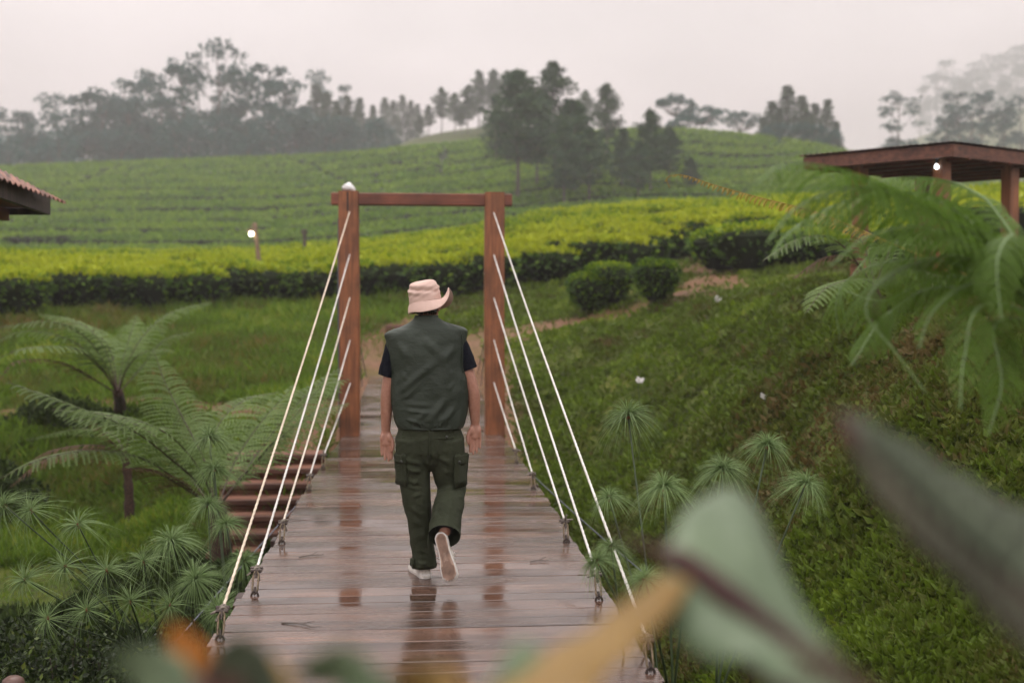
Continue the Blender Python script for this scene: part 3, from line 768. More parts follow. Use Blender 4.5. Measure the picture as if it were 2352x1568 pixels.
# ------------------------------------------------------------------ turf and herbs on the banks
def scatter(n, t0, t1, v0, v1, r_):
    t = r_.uniform(t0, t1, n); v = np.exp(r_.uniform(math.log(v0), math.log(v1), n)); return t * v, v
def deckclear(u, v):
    w = uv2w(u, v, 0 * u); return ~((np.abs(w[..., 0] - DX) < 1.12) & (w[..., 1] < 23.8))
r_ = np.random.default_rng(31)
def turf(nm, lab, n, t0, t1, v0, v1, mat, ln, flat, tone0, tsc, seed, dk=0.0):
    r_ = np.random.default_rng(seed); u, v = scatter(n, t0, t1, v0, v1, r_)
    ok = deckclear(u, v) & (is_dirt(u, v) * .9 + r_.random(len(u)) * .5 < .95); u, v = u[ok], v[ok]
    p = groundw(u, v); n_ = len(u)
    d = r_.normal(0, 1, (n_, 3)) * np.array([1, 1, .4]) * flat + np.array([0, 0, 1.0])
    p[:, 2] += .22 * np.clip(fbm2(u * 2.6 + 3, v * 2.6, 3) + .05, 0, .5) * np.clip(v / 14, .45, 1)
    s = ln * (.35 + .65 * v / 20) * r_.uniform(.5, 1.5, n_) * (1 + .9 * np.clip(fbm2(u * 1.1, v * 1.1, 3), -.4, .6))
    tone = np.clip(tone0 - dk * np.clip((15 - v) / 8, 0, 1) + tsc * fbm2(u * .55 + seed, v * .55, 4) + .8 * fbm2(u * 3, v * 3, 3) + r_.normal(0, .10, n_), 0, 1)
    g = Geo(); leaf_cards(g, p + [0, 0, -.01], d, r_.normal(0, 1, (n_, 3)), s, s * (.16 if flat < .9 else .36 if flat < 1 else .5), tone)
    tag(obj(nm, g, mat), lab, kind='stuff')
turf('grass', 'rough grass on the bank behind the ferns', 150000, -.62, -.06, 13, 33, M_grass, .19, .75, .52, 1.2, 1)
turf('lawn', 'short bright lawn on the gully floor', 50000, -.62, -.12, 6, 17, M_grass, .09, .7, .66, .5, 2)
turf('bank_grass', 'grass and weeds on the bank to the right of the bridge', 290000, -.06, .62, 3.4, 31, M_bank, .10, 1.0, .52, 1.1, 3, .30)
turf('herbs', 'low leafy herbs and moss on the steep right bank', 330000, .06, .6, 3.4, 17, M_moss, .034, .95, .45, 1.5, 4)

# ------------------------------------------------------------------ ferns
def frond_geo(path, plen, npin=34, sub=9, droop=.55, tone=.5, wr=.009, start=.14, fat=1.0, seed=0, side=None, ang=.5):
    """pinnate frond along a 3-D rachis; every pinna carries leaflets"""
    r_ = np.random.default_rng(seed); P_ = smooth_path(path, 60); L = np.r_[0, np.cumsum(np.linalg.norm(np.diff(P_, axis=0), axis=1))]; L /= L[-1]
    Tn = norm(np.gradient(P_, axis=0)); gr, gl = Geo(), Geo()
    add_tube(gr, P_, np.interp(L, [0, 1], [wr, wr * .25]), sides=6)
    pos, dr, up, ln, wd, tn = [], [], [], [], [], []
    spc = np.linalg.norm(np.diff(P_, axis=0), axis=1).sum() * (1 - start) / npin
    for s in (-1, 1):
        for q in range(npin):
            x = start + (1 - start) * (q + .5 + .2 * r_.normal()) / npin; x = min(max(x, start + .004), .995)
            k = np.array([np.interp(x, L, P_[:, a]) for a in range(3)]); t = norm(np.array([np.interp(x, L, Tn[:, a]) for a in range(3)]))
            sd = norm(np.cross(t, [0, 0, 1.0])); 
            if side is not None: sd = norm(np.asarray(side, float) - t * (np.asarray(side) @ t))
            nn = np.cross(sd, t); nn = nn if nn[2] > 0 else -nn
            env = math.sin(min(1, (x - start) / .30) * math.pi / 2) ** .8 * (1 - max(0, (x - .55) / .45) ** 1.6 * .93)
            pl = plen * env * r_.uniform(.9, 1.08)
            d0 = norm(sd * s * 1.0 + t * ang + nn * (.10)); dn = np.array([0, 0, -1.0])
            m = max(4, int(1.5 * sub * (.4 + .6 * env))); f = (np.arange(m) + .5) / m
            dd = norm(d0[None] + dn[None] * (droop * f[:, None] * 1.3))
            pts = k + np.cumsum(np.vstack([np.zeros(3), dd[:-1] * pl / m]), 0)
            # pinna as a tapering blade made of paired leaflets
            lw = min(pl / m * 1.9, spc * .62 * fat)
            for e in (-1, 1):
                ld = norm(dd * .62 + np.cross(dd, nn) * e * .8)
                pos.append(pts); dr.append(ld); up.append(np.repeat(nn[None], m, 0)); ln.append(lw * (1 - .65 * f) * 1.0 * np.ones(m)); wd.append(pl / m * .8 * fat * (1 - .3 * f)); tn.append(np.clip(tone + .25 * (f - .3) + r_.normal(0, .10, m) + .12 * s, 0, 1))
            pos.append(pts); dr.append(dd); up.append(np.repeat(nn[None], m, 0)); ln.append(np.full(m, pl / m * 1.25)); wd.append(np.full(m, lw * .45)); tn.append(np.full(m, tone))
    leaf_cards(gl, np.concatenate(pos), np.concatenate(dr), np.concatenate(up), np.concatenate(ln), np.concatenate(wd), np.concatenate(tn))
    return gr, gl

def fern(label, base, crown, fronds, mat, plen, npin=28, sub=8, r0=.09, group='tree ferns in the gully', stem=M_stem, wr=.012, droop=.55, fat=1.0):
    t = thing('tree_fern', label, 'fern', group=group)
    base = np.asarray(base); crown = np.asarray(crown)
    g = Geo(); pts = smooth_path([base - [0, 0, .1], base * .5 + crown * .5 + [.02, 0, 0], crown], 14)
    add_tube(g, pts, np.linspace(r0 * 1.15, r0 * .8, 14) * (1 + .12 * np.sin(np.arange(14) * 2.1)), sides=9); obj('trunk', g, M_trunkfern, t, True)
    for q, fr in enumerate(fronds):
        path, m, k = fr[0], (fr[1] if len(fr) > 1 and fr[1] else mat), (fr[2] if len(fr) > 2 else 1.0)
        gr, gl = frond_geo(path, plen * k, npin, sub, seed=q + 3, wr=wr, tone=.4 + .25 * ((q * 37) % 10) / 10, droop=droop, fat=fat)
        f = obj('frond', gl, m, t); obj('rachis', gr, stem, f, True)
    return t
def PP(*pts): return [W(*p) for p in pts]
# upper left fern, short red brown trunk
c = W(271, 900, 17.2)
fern('tree fern with a short red brown trunk on the upper left bank', place(272, 18.3), c, [
    (PP((271, 905, 17.2), (238, 830, 17.0), (190, 770, 16.6), (110, 738, 16.2), (-5, 752, 15.9)),), (PP((271, 905, 17.2), (235, 850, 16.8), (170, 800, 16.0), (60, 800, 15.2), (-20, 830, 15)), None, .8),
    (PP((271, 905, 17.2), (300, 820, 17.3), (340, 760, 17.5), (400, 715, 17.7), (490, 692, 18)),), (PP((271, 905, 17.2), (290, 850, 17.0), (330, 808, 16.6), (400, 803, 16.2)), None, .7),
    (PP((271, 905, 17.2), (282, 830, 17.8), (300, 770, 18.2), (315, 722, 18.6)), None, .7), (PP((271, 905, 17.2), (210, 868, 16.6), (130, 830, 16), (40, 830, 15.4), (0, 870, 15.2)), M_fernRed, .5),
    (PP((271, 905, 17.2), (230, 840, 16.8), (160, 780, 16.4), (60, 760, 16.2), (-30, 790, 16)), None, .9), (PP((271, 905, 17.2), (320, 850, 17.4), (380, 780, 17.6), (450, 760, 17.8)), None, .8), (PP((271, 905, 17.2), (240, 800, 17.2), (180, 740, 17.2), (90, 720, 17.2)), None, .9),
    (PP((271, 905, 17.2), (255, 810, 17.6), (215, 760, 18), (150, 730, 18.4)), None, .8)], M_fernA, .50, 26, 8)
# thin trunked fern on the lawn with withered fronds
b0 = place(293, 15.0); c = W(288, 1042, 15.0)
fern('thin trunked tree fern on the lawn with withered maroon fronds', b0, c, [
    (PP((288, 1045, 15), (220, 1022, 14.7), (120, 1035, 14.4), (50, 1075, 14.2)), M_fernRed, .55), (PP((288, 1045, 15), (240, 1000, 14.8), (222, 980, 14.7), (210, 965, 14.6)), M_fernRed, .4),
    (PP((288, 1045, 15), (200, 1030, 14.6), (100, 1060, 14.2), (20, 1120, 14)), M_fernRed, .6), (PP((288, 1045, 15), (300, 1000, 15), (340, 980, 15.1), (400, 985, 15.2)), None, .7),
    (PP((288, 1045, 15), (260, 1000, 15.3), (180, 985, 15.6), (60, 1010, 15.9)), None, .7)], M_fernA, .42, 24, 7, r0=.062)
# big sprawling fern between the lawn and the bridge
c = W(500, 1165, 12.0)
fern('largest sprawling tree fern, beside the earth steps left of the bridge', place(505, 12.0), c, [
    (PP((490, 1165, 12), (455, 1110, 11.7), (400, 1060, 11.3), (300, 985, 10.9), (150, 925, 10.6), (20, 878, 10.5)),), (PP((490, 1165, 12), (420, 1110, 11.8), (320, 1050, 11.3), (200, 1035, 10.8), (80, 1060, 10.4), (-10, 1105, 10.2)), None, .65),
    (PP((495, 1165, 12), (460, 1080, 11.5), (390, 1000, 11.2), (290, 960, 11), (170, 965, 10.9)), None, .8), (PP((500, 1165, 12), (570, 1080, 12.0), (650, 990, 12.0), (740, 890, 12.1), (800, 870, 12.2)), None, .9), (PP((500, 1165, 12), (540, 1060, 12.6), (600, 970, 13), (680, 880, 13.4)), None, .8),
    (PP((495, 1165, 12), (470, 1060, 12.2), (420, 960, 12.5), (380, 880, 12.7), (355, 810, 12.9)), None, .75), (PP((500, 1165, 12), (545, 1110, 12.3), (600, 1030, 12.7), (690, 920, 13.2), (780, 845, 13.6)),),
    (PP((500, 1165, 12), (550, 1100, 12.1), (640, 1010, 12.2), (720, 950, 12.3), (800, 925, 12.4)), None, .9), (PP((490, 1165, 12), (430, 1090, 12.4), (340, 990, 12.7), (230, 950, 13), (120, 940, 13.4)), None, .8),
    (PP((495, 1165, 12), (480, 1080, 12.6), (500, 980, 13), (560, 920, 13.4), (640, 900, 13.8)), None, .9), (PP((490, 1165, 12), (440, 1130, 11.6), (350, 1080, 11), (280, 1075, 10.6)), M_fernRed, .5)], M_fernA, .62, 34, 9, r0=.11)
# near fern at the right edge
c = W(2430, 745, 3.4)
near_fern = fern('large near tree fern with arching bright green fronds at the right edge', np.r_[W(2480, 1250, 3.4)[:2], float(ground((2480 - 1176) / F_PX * 3.4, 3.4))], c, [
    (PP((2430, 745, 3.4), (2300, 600, 3.3), (2235, 535, 3.2), (2173, 505, 3.1), (2020, 430, 3.0), (1900, 385, 2.9), (1800, 378, 2.85), (1735, 425, 2.8)), None, 1.1),
    (PP((2430, 745, 3.4), (2345, 575, 3.35), (2290, 490, 3.4), (2247, 447, 3.45), (2170, 415, 3.5), (2060, 410, 3.5), (1950, 440, 3.5)), None, .95),
    (PP((2430, 745, 3.4), (2286, 619, 3.2), (2189, 543, 3.05), (2100, 520, 2.95), (1990, 545, 2.85), (1905, 612, 2.8)), None, .75),
    (PP((2430, 745, 3.4), (2240, 600, 3.3), (2120, 600, 3.2), (2020, 650, 3.1), (1990, 720, 3.05), (2050, 800, 3.0), (2130, 905, 2.95)), M_fernB, .62),
    (PP((2430, 745, 3.4), (2200, 610, 3.5), (2050, 600, 3.6), (1950, 640, 3.65), (1920, 700, 3.65), (1930, 780, 3.65)), None, .75),
    (PP((2430, 745, 3.4), (2345, 600, 3.2), (2325, 540, 3.0), (2290, 600, 2.9), (2300, 740, 2.85)), None, .7),
    (PP((2430, 745, 3.4), (2230, 640, 3.6), (2120, 650, 3.8), (2020, 690, 4.0), (1900, 650, 4.1)), None, .6),
    (PP((2430, 745, 3.4), (2310, 570, 3.5), (2210, 480, 3.55), (2090, 440, 3.55), (1960, 455, 3.5), (1830, 520, 3.45), (1770, 590, 3.4)), None, .95),
    (PP((2430, 745, 3.4), (2340, 640, 3.6), (2280, 560, 3.8), (2160, 530, 3.95), (2030, 560, 4.1), (1950, 640, 4.1)), None, .9),
    (PP((2430, 745, 3.4), (2280, 660, 3.2), (2210, 660, 3.05), (2140, 720, 2.95), (2110, 800, 2.9)), None, .6),
    (PP((2430, 745, 3.4), (2290, 740, 3.15), (2300, 880, 3.05), (2270, 1000, 3.0)), None, .6),
    (PP((2430, 745, 3.4), (2260, 700, 3.0), (2215, 820, 2.9), (2205, 940, 2.85)), None, .6),
    (PP((2430, 745, 3.4), (2180, 660, 3.45), (2040, 720, 3.5), (1955, 840, 3.4)), None, .7),
    (PP((2430, 745, 3.4), (2240, 520, 3.2), (2110, 450, 3.1), (1960, 430, 3.0), (1840, 470, 2.95), (1760, 560, 2.9)), None, .9),
    (PP((2430, 745, 3.4), (2400, 600, 3.3), (2480, 560, 3.2), (2600, 640, 3.1)), None, 1.0)],
    M_fernB, .215, 44, 15, r0=.045, group=None, stem=M_rach, wr=.0062, droop=1.35, fat=1.15)
# curled yellow frond tip poking out from a fern behind it
gr, gl = frond_geo(PP((2430, 745, 3.4), (2260, 650, 4.0), (2050, 560, 4.7), (1880, 490, 5.1), (1735, 452, 5.2), (1640, 425, 5.2), (1570, 403, 5.2), (1533, 408, 5.2), (1538, 432, 5.2)), .10, 60, 6, seed=4, wr=.007, tone=.6, droop=1.2, start=.50)
f = obj('frond', gl, M_fernDry, near_fern); f['label'] = 'curled yellow frond tip reaching far left over the tea'; obj('rachis', gr, M_fernDry, f, True)
# bushy fern behind at the foot of the shelter
c = W(2010, 660, 11.59)
fern('lower fern with brown and pale fronds on the bank under the big fern', place(2010, 11.6), c, [
    (PP((2010, 660, 11.59), (1930, 560, 11.45), (1850, 545, 11.32), (1750, 600, 11.18)), None, .8), (PP((2010, 660, 11.59), (1960, 600, 11.59), (1900, 590, 11.59), (1820, 640, 11.59)), M_fernRed, .7), (PP((2010, 660, 11.59), (2050, 570, 11.73), (2120, 550, 11.87), (2200, 590, 12.01)), None, .8),
    (PP((2010, 660, 11.59), (1990, 580, 11.87), (1950, 520, 12.01), (1880, 500, 12.28)), None, .8), (PP((2010, 660, 11.59), (2080, 620, 11.32), (2160, 640, 11.04), (2220, 700, 10.90)), None, .7), (PP((2010, 660, 11.59), (1980, 640, 11.04), (1900, 660, 10.63), (1850, 720, 10.35)), None, .7)],
    M_fernA, .42, 24, 7, r0=.05, group=None)

# ------------------------------------------------------------------ papyrus
def umbel_geo(R, seed, nray=300):
    r_ = np.random.default_rng(seed); ns = 7
    d = rand_dirs(nray * 3, r_); d = d[d[:, 2] > -.12][:nray]; n = len(d)
    f = np.linspace(0, 1, ns)[None, :, None]; L = (R * r_.uniform(.8, 1.12, n))[:, None, None]
    P_ = d[:, None, :] * f * L; P_[..., 2] -= (f[..., 0] ** 2.0) * L[..., 0] * (.50 + .45 * (1 - d[:, 2:3])) 
    sd = norm(np.cross(d, r_.normal(size=(n, 3))))[:, None, :] * (.0030 * (1.15 - f))
    V = np.stack([P_ - sd, P_ + sd], 2).reshape(-1, 3)
    i = (np.arange(n) * ns * 2)[:, None] + (np.arange(ns - 1) * 2)[None]
    F = np.stack([i, i + 1, i + 3, i + 2], -1).reshape(-1, 4)
    return Geo().add(V, F, np.repeat(np.clip(r_.normal(.5, .2, n), 0, 1), ns * 2))
UM = [make_mesh('umbel', umbel_geo(.25, 50 + q)) for q in range(4)] + [make_mesh('umbel', umbel_geo(.25, 60 + q, 95)) for q in range(3)]
for m_ in UM: m_.materials.append(M_papy)
M_husk = plain_mat('papyrus_husk', (.16, .07, .03), .7, .4, 40, .2)
def papyrus(label, heads, bases, group='papyrus clumps beside the bridge', wispy=False):
    t = thing('papyrus_clump', label, 'papyrus', group=group)
    for q, (px_, py_, D, s) in enumerate(heads):
        top = W(px_, py_, D); bpx, bD = bases[q % len(bases)]; bs_ = place(bpx + rng.normal() * 20, bD + rng.normal() * .15)
        mid = (top + bs_) / 2 + np.array([rng.normal() * .04, 0, .12 * abs(rng.normal())]); mid[:2] = bs_[:2] * .62 + top[:2] * .38
        g = Geo(); P_ = smooth_path([bs_ - [0, 0, .05], mid, top], 14); add_tube(g, P_, np.linspace(.009, .0045, 14), sides=6); obj('stem', g, M_gstem, t, True)
        o = bpy.data.objects.new('umbel', UM[4 + q % 3 if wispy else q % 4]); COL.objects.link(o); o.parent = t; o.location = top
        dv = Vector(P_[-1] - P_[-2]); o.rotation_euler = dv.to_track_quat('Z', 'Y').to_euler(); o.scale = (s, s, s * .95)
        g = Geo(); ell(g, top + [0, 0, -.004], (.013, .013, .020), n=6); obj('husk', g, M_husk, t)
papyrus('tall papyrus clump between the big fern and the left edge of the bridge', [
    (395, 1245, 7.6, 1.1), (480, 1005, 8.6, .95), (492, 1078, 8.4, .85), (478, 1160, 8.2, .9), (520, 1205, 8.0, .8), (560, 1290, 7.8, .9), (450, 1330, 7.4, .9), (505, 1400, 7.2, .8)], [(520, 8.0), (560, 7.9), (590, 7.8)])
papyrus('dark papyrus clump at the left edge in front of the lawn', [
    (180, 1205, 7.0, .9), (72, 1172, 7.2, .9), (12, 1160, 7.0, 1.0), (245, 1310, 6.9, .9), (150, 1300, 6.8, .8), (330, 1290, 7.3, .9), (60, 1330, 6.7, .9), (390, 1390, 7.0, .8), (300, 1380, 6.9, .8), (200, 1400, 6.8, .8), (110, 1420, 6.6, .7)], [(330, 7.8), (380, 7.9), (430, 7.8), (290, 7.7)], wispy=True)
papyrus('papyrus clump with domed pale green heads right of the bridge', [
    (1443, 955, 6.2, .85), (1525, 1118, 5.2, .72), (1660, 1078, 5.4, .74), (1850, 1112, 5.6, .72), (1762, 1024, 6.0, .72), (1400, 1142, 5.6, .55), (1372, 1288, 5.0, .5), (1405, 1256, 5.1, .5), (1590, 1200, 5.0, .5), (1480, 1330, 4.7, .5)], [(1560, 5.2), (1600, 5.3), (1640, 5.2), (1500, 5.3)])

# ------------------------------------------------------------------ trees
def make_tree(kind, seed, H=20.0):
    r_ = np.random.default_rng(seed); gt, gc = Geo(), Geo()
    def cluster(c, rad, n, size, tone, flat=.7, up=.5):
        d = rand_dirs(n, r_); rr_ = r_.uniform(.45, 1.0, n)[:, None]
        p = np.asarray(c) + d * rr_ * rad * np.array([1, 1, flat])
        leaf_cards(gc, p, d + r_.normal(0, .5, (n, 3)) + [0, 0, up], rand_dirs(n, r_), size * r_.uniform(.6, 1.3, n), size * .62 * r_.uniform(.6, 1.2, n), np.clip(tone + r_.normal(0, .14, n) + .12 * d[:, 2], 0, 1))
    def trunk(top, r0, r1, bend=.02):
        pts = [np.array([0, 0, -.5]), np.array([r_.normal() * bend * H, r_.normal() * bend * H, top * .35]), np.array([r_.normal() * bend * H, r_.normal() * bend * H, top * .7]), np.array([r_.normal() * bend * H, r_.normal() * bend * H, top])]
        P_ = smooth_path(pts, 14); add_tube(gt, P_, np.linspace(r0, r1, 14), sides=7, tone=.5); return P_
    if kind == 'tall':                                   # open crowned, tiered
        P_ = trunk(H * .93, .011 * H, .003 * H, .02)
        for q in range(r_.integers(15, 20)):
            h = r_.uniform(.34, 1.0); a = r_.random() * 6.28; R_ = H * .21 * (1.02 - .55 * abs(h - .62) / .4) * r_.uniform(.35, 1.05)
            k = P_[min(13, int(h * 13.9))]; c = k + np.array([math.cos(a) * R_, math.sin(a) * R_, .03 * H * r_.random()])
            st = P_[max(0, min(13, int(h * 13.9) - 2))]; add_tube(gt, smooth_path([st, (st + c) / 2 + [0, 0, -.01 * H], c], 6), np.linspace(.0045 * H, .0015 * H, 6), sides=5)
            rad = H * r_.uniform(.05, .095); tn = r_.uniform(.3, .7)
            for e in range(4): cluster(c + r_.normal(0, rad * .55, 3) * [1, 1, .5], rad * .60, 26, .030 * H, tn, .5, .7)
    elif kind == 'bushy':                                # leafy nearly to the ground
        P_ = trunk(H * .9, .012 * H, .004 * H, .015)
        for q in range(34):
            h = r_.uniform(.10, .97); a = r_.random() * 6.28; R_ = H * .19 * math.sin(min(1, (1.05 - h) * 2.2) * 1.57) * r_.uniform(.3, 1.1)
            c = P_[min(13, int(h * 13.9))] + np.array([math.cos(a) * R_, math.sin(a) * R_, 0]); cluster(c, H * r_.uniform(.055, .10), 62, .034 * H, r_.uniform(.3, .7), .8)
            if q % 3 == 0: add_tube(gt, np.array([P_[max(0, int(h * 13) - 2)], c]), [.004 * H, .0015 * H], sides=5)
    elif kind == 'pine':                                 # bare stem, ragged conical head
        P_ = trunk(H * .97, .013 * H, .003 * H, .008); b0 = r_.uniform(.28, .40)
        nw = 17
        for w_ in range(nw):
            h = b0 + (1 - b0) * (w_ / (nw - 1)) ** .92; k = P_[min(13, int(h * 13.4))]; k = np.array([k[0], k[1], h * H * .97])
            env = (1 - ((h - b0) / (1 - b0)) ** 1.5) ** .8 * min(1, .55 + (h - b0) * 3); L = H * .235 * env * r_.uniform(.7, 1.25) + .018 * H
            for e in range(5 if h < .8 else 4):
                a = r_.random() * 6.28; l = L * r_.uniform(.45, 1.2); d = np.array([math.cos(a), math.sin(a), 0]); end = k + d * l + [0, 0, l * r_.uniform(.05, .38)]
                md = k * .5 + end * .5 - [0, 0, l * .07]; add_tube(gt, smooth_path([k, md, end], 5), np.linspace(.0045 * H * (1.1 - h), .001 * H, 5) + .001, sides=4)
                tn = r_.uniform(.25, .75)
                for f in np.linspace(.35, 1.0, 4): 
                    c = k * (1 - f) + end * f + r_.normal(0, .008 * H, 3); cluster(c, H * .038 * (.7 + .5 * env), 19, .024 * H, tn, .75, 1.0)
        cluster(P_[-1] + [0, 0, .015 * H], .028 * H, 30, .025 * H, .5, 1.3, 1.4)
    elif kind == 'spire':                                # dense dark spire
        P_ = trunk(H * .95, .013 * H, .003 * H, .005)
        for w_ in range(26):
            h = .04 + .96 * w_ / 25; R_ = H * .17 * (1 - h) ** .75 + .006 * H
            for e in range(6):
                a = r_.random() * 6.28; q = R_ * r_.uniform(.45, 1.05); cluster(np.array([math.cos(a) * q, math.sin(a) * q, h * H - q * .12]), H * .038 * (1.1 - .5 * h), 17, .030 * H, r_.uniform(.25, .65), .8, .3)
    elif kind == 'umbrella':                             # flat topped
        P_ = trunk(H * .72, .020 * H, .010 * H, .02)
        for q in range(20):
            a = r_.random() * 6.28; R_ = H * .40 * math.sqrt(r_.random()); c = P_[-1] + np.array([math.cos(a) * R_, math.sin(a) * R_, H * (.20 - .12 * (R_ / H / .4) ** 2) + r_.normal() * .015 * H])
            add_tube(gt, smooth_path([P_[-2], P_[-1] * .5 + c * .5 - [0, 0, .05 * H], c], 6), np.linspace(.008 * H, .002 * H, 6), sides=5); cluster(c, H * .085, 55, .045 * H, r_.uniform(.3, .7), .45, .8)
    return gt, gc
TREES = {}
for kind, nvar, mt in (('tall', 5, M_euc), ('bushy', 4, M_euc), ('pine', 5, M_pine), ('spire', 3, M_pine), ('umbrella', 2, M_euc)):
    TREES[kind] = []
    for q in range(nvar):
        gt, gc = make_tree(kind, 100 + 10 * q + len(kind)); a = make_mesh('trunk', gt, True); a.materials.append(M_bark); b_ = make_mesh('crown', gc); b_.materials.append(mt); TREES[kind].append((a, b_))
NAMES = {'tall': 'tall_tree', 'bushy': 'leafy_tree', 'pine': 'pine_tree', 'spire': 'conifer_tree', 'umbrella': 'umbrella_tree'}
tcount = [0]
def tree(kind, px, ytop, D, label, group=None, wide=1.0):
    b_ = place(px, D); b_[2] -= .05; topz = zc(ytop, D); H = topz - b_[2]; s = H / 20.0
    q = tcount[0]; tcount[0] += 1
    t = thing(NAMES[kind], label, 'tree', b_, group, rz=(q * 2.399) % 6.28); t.scale = (s * wide, s * wide, s)
    a, c = TREES[kind][q % len(TREES[kind])]
    link('trunk', a, None, t); link('crown', c, None, t)
    return t
# pines on the slope behind the gateway
PN = 'pines clumped on the hillside right of the gateway'
for px, yt, D, w, lab in ((1188, 168, 113, 1.15, 'tall pine with a long bare trunk directly above the right gateway post'), (1272, 150, 122, 1.0, 'tallest pine of the hillside clump, right of the gateway'),
                       (1140, 235, 150, 1.1, 'pine at the left end of the clump, standing behind the bare trunked one'), (1232, 225, 118, 1.15, 'pine between the bare trunked pine and the tallest one'),
                       (1318, 235, 110, 1.15, 'mid green pine just right of the tallest pine'), (1392, 198, 138, .9, 'slim pine with a clear pointed top in the middle of the clump'),
                       (1352, 300, 106, 1.2, 'low broad pine at the front of the clump'), (1428, 300, 112, 1.2, 'dark broad pine below the slim pointed one'),
                       (1492, 258, 108, .95, 'dark pine with a sharp top near the right end of the clump'), (1535, 295, 112, 1.0, 'dark pine second from the right end of the clump'),
                       (1585, 365, 110, 1.2, 'smallest dark pine, at the right end of the clump'), (1465, 330, 104, 1.1, 'low dark pine in front of the sharp topped one'), (1295, 285, 104, 1.1, 'pine with drooping lower branches in front of the tallest pine')):
    tree('pine', px, yt, D, lab, PN, w * 1.2)
# ridge behind the pines
RG = 'hazy pines along the ridge behind the hillside clump'
for px, yt, w in ((985, 245, 1.0), (1015, 205, .9), (1045, 218, 1), (1075, 200, 1.0), (1100, 168, .9), (1135, 165, .9), (1165, 168, 1.0), (1210, 200, 1.0), (1060, 245, 1.1), (1245, 205, 1), (1345, 212, 1.0), (965, 268, 1.0)):
    tree('pine', px, yt, 238 + (px % 17), 'hazy blue green pine on the ridge behind the nearer pines', RG, w * 1.2)
# tall wood on the left skyline
TL = 'tall hazy trees of the wood along the left skyline'
tree('tall', 502, 108, 232, 'tallest tree of the left wood, with an open tiered crown', None, 1.05)
tree('tall', 612, 148, 236, 'broad open crowned tree right of the tallest one in the left wood', None, 1.15)
tree('tall', 418, 135, 240, 'slender tree with a small high crown left of the tallest tree', None, .8)
tree('tall', 325, 172, 262, 'pale feathery tree rising out of the left wood', None, .8)
for px, yt, D in ((70, 262, 238), (132, 236, 242), (190, 228, 246), (235, 210, 240), (288, 205, 250), (300, 230, 236), (372, 205, 238), (455, 180, 246), (550, 165, 252), (570, 205, 236), (655, 185, 246), (20, 270, 244), (350, 190, 258), (265, 235, 256)):
    tree('tall', px, yt - 10, D, 'hazy grey green tree in the wood on the left skyline', TL, 1.0)
LB = 'low leafy trees filling the foot of the left wood'
for q in range(34):
    px = -60 + q * 29 + rng.normal() * 6; yt = np.interp(px, [-60, 150, 400, 650, 950], [300, 285, 268, 266, 275]) + rng.normal() * 9
    tree('bushy', px, yt, 222 + rng.random() * 22, 'low leafy tree in the shaded foot of the left wood', LB, 1.35)
MC = 'misty conifers between the left wood and the ridge'
for px, yt, D in ((700, 252, 250), (728, 205, 262), (752, 222, 256), (775, 240, 250), (800, 228, 262), (828, 232, 258), (858, 248, 255), (885, 232, 300), (905, 238, 305), (925, 226, 310), (945, 238, 310), (960, 245, 315), (874, 275, 245)):
    tree('spire', px, yt, D, 'misty blue conifer between the left wood and the ridge', MC, 1.25)
for px, yt in ((738, 172), (795, 195)): tree('tall', px, yt, 300, 'thin faint tree top above the misty conifers', 'faint tree tops above the misty conifers', .7)
# right skyline
tree('umbrella', 1550, 214, 205, 'flat topped umbrella tree on the crest right of the pines', None, .62)
tree('umbrella', 1612, 246, 196, 'low spreading tree on the crest beside the umbrella tree', None, 1.1)
tree('umbrella', 1578, 268, 196, 'small dark bush like tree on the crest under the umbrella tree', None, 1.3)
tree('umbrella', 1698, 258, 250, 'faint spreading tree in the mist before the dark conifer group', None, 1.0)
DG = 'dark conifers grouped on the right end of the crest'
for px, yt, w in ((1770, 240, 1.5), (1805, 205, 1.3), (1838, 228, 1.4), (1868, 245, 1.3), (1897, 236, 1.1), (1750, 275, 1.4), (1918, 285, 1.1), (1785, 262, 1.5), (1850, 262, 1.4)):
    tree('spire', px, yt, 182 + (px % 9), 'dark conifer in the compact group on the right end of the crest', DG, w * 1.25)
for px, yt in ((1765, 285), (1800, 272), (1835, 275), (1870, 280), (1905, 292)): tree('bushy', px, yt, 180, 'rounded dark tree at the foot of the conifer group on the crest', 'rounded trees under the conifer group', 1.5)
tree('tall', 2062, 218, 255, 'lone open crowned tree left of the shelter roof, standing before the misty slope', None, 1.15)
RT = 'dark trees at the foot of the misty slope behind the shelter'
for px, yt, D in ((2195, 210, 262), (2255, 208, 265), (2225, 245, 250), (2300, 240, 262), (2340, 225, 268), (2170, 265, 255)):
    tree('tall', px, yt, D, 'dark tree at the foot of the misty slope behind the shelter', RT, 1.2)
MS = 'ghostly trees high on the misty slope at the right edge'
for px, yt, D in ((2150, 165, 760), (2180, 140, 800), (2225, 150, 830), (2265, 130, 860), (2290, 148, 780), (2320, 118, 840), (2345, 105, 880), (2205, 190, 700), (2330, 150, 700), (2110, 200, 760), (2160, 215, 640), (2240, 180, 700), (2300, 190, 660)):
    tree('tall', px, yt, D * 1.36, 'ghostly tree fading into the mist high on the right slope', MS, 1.2)

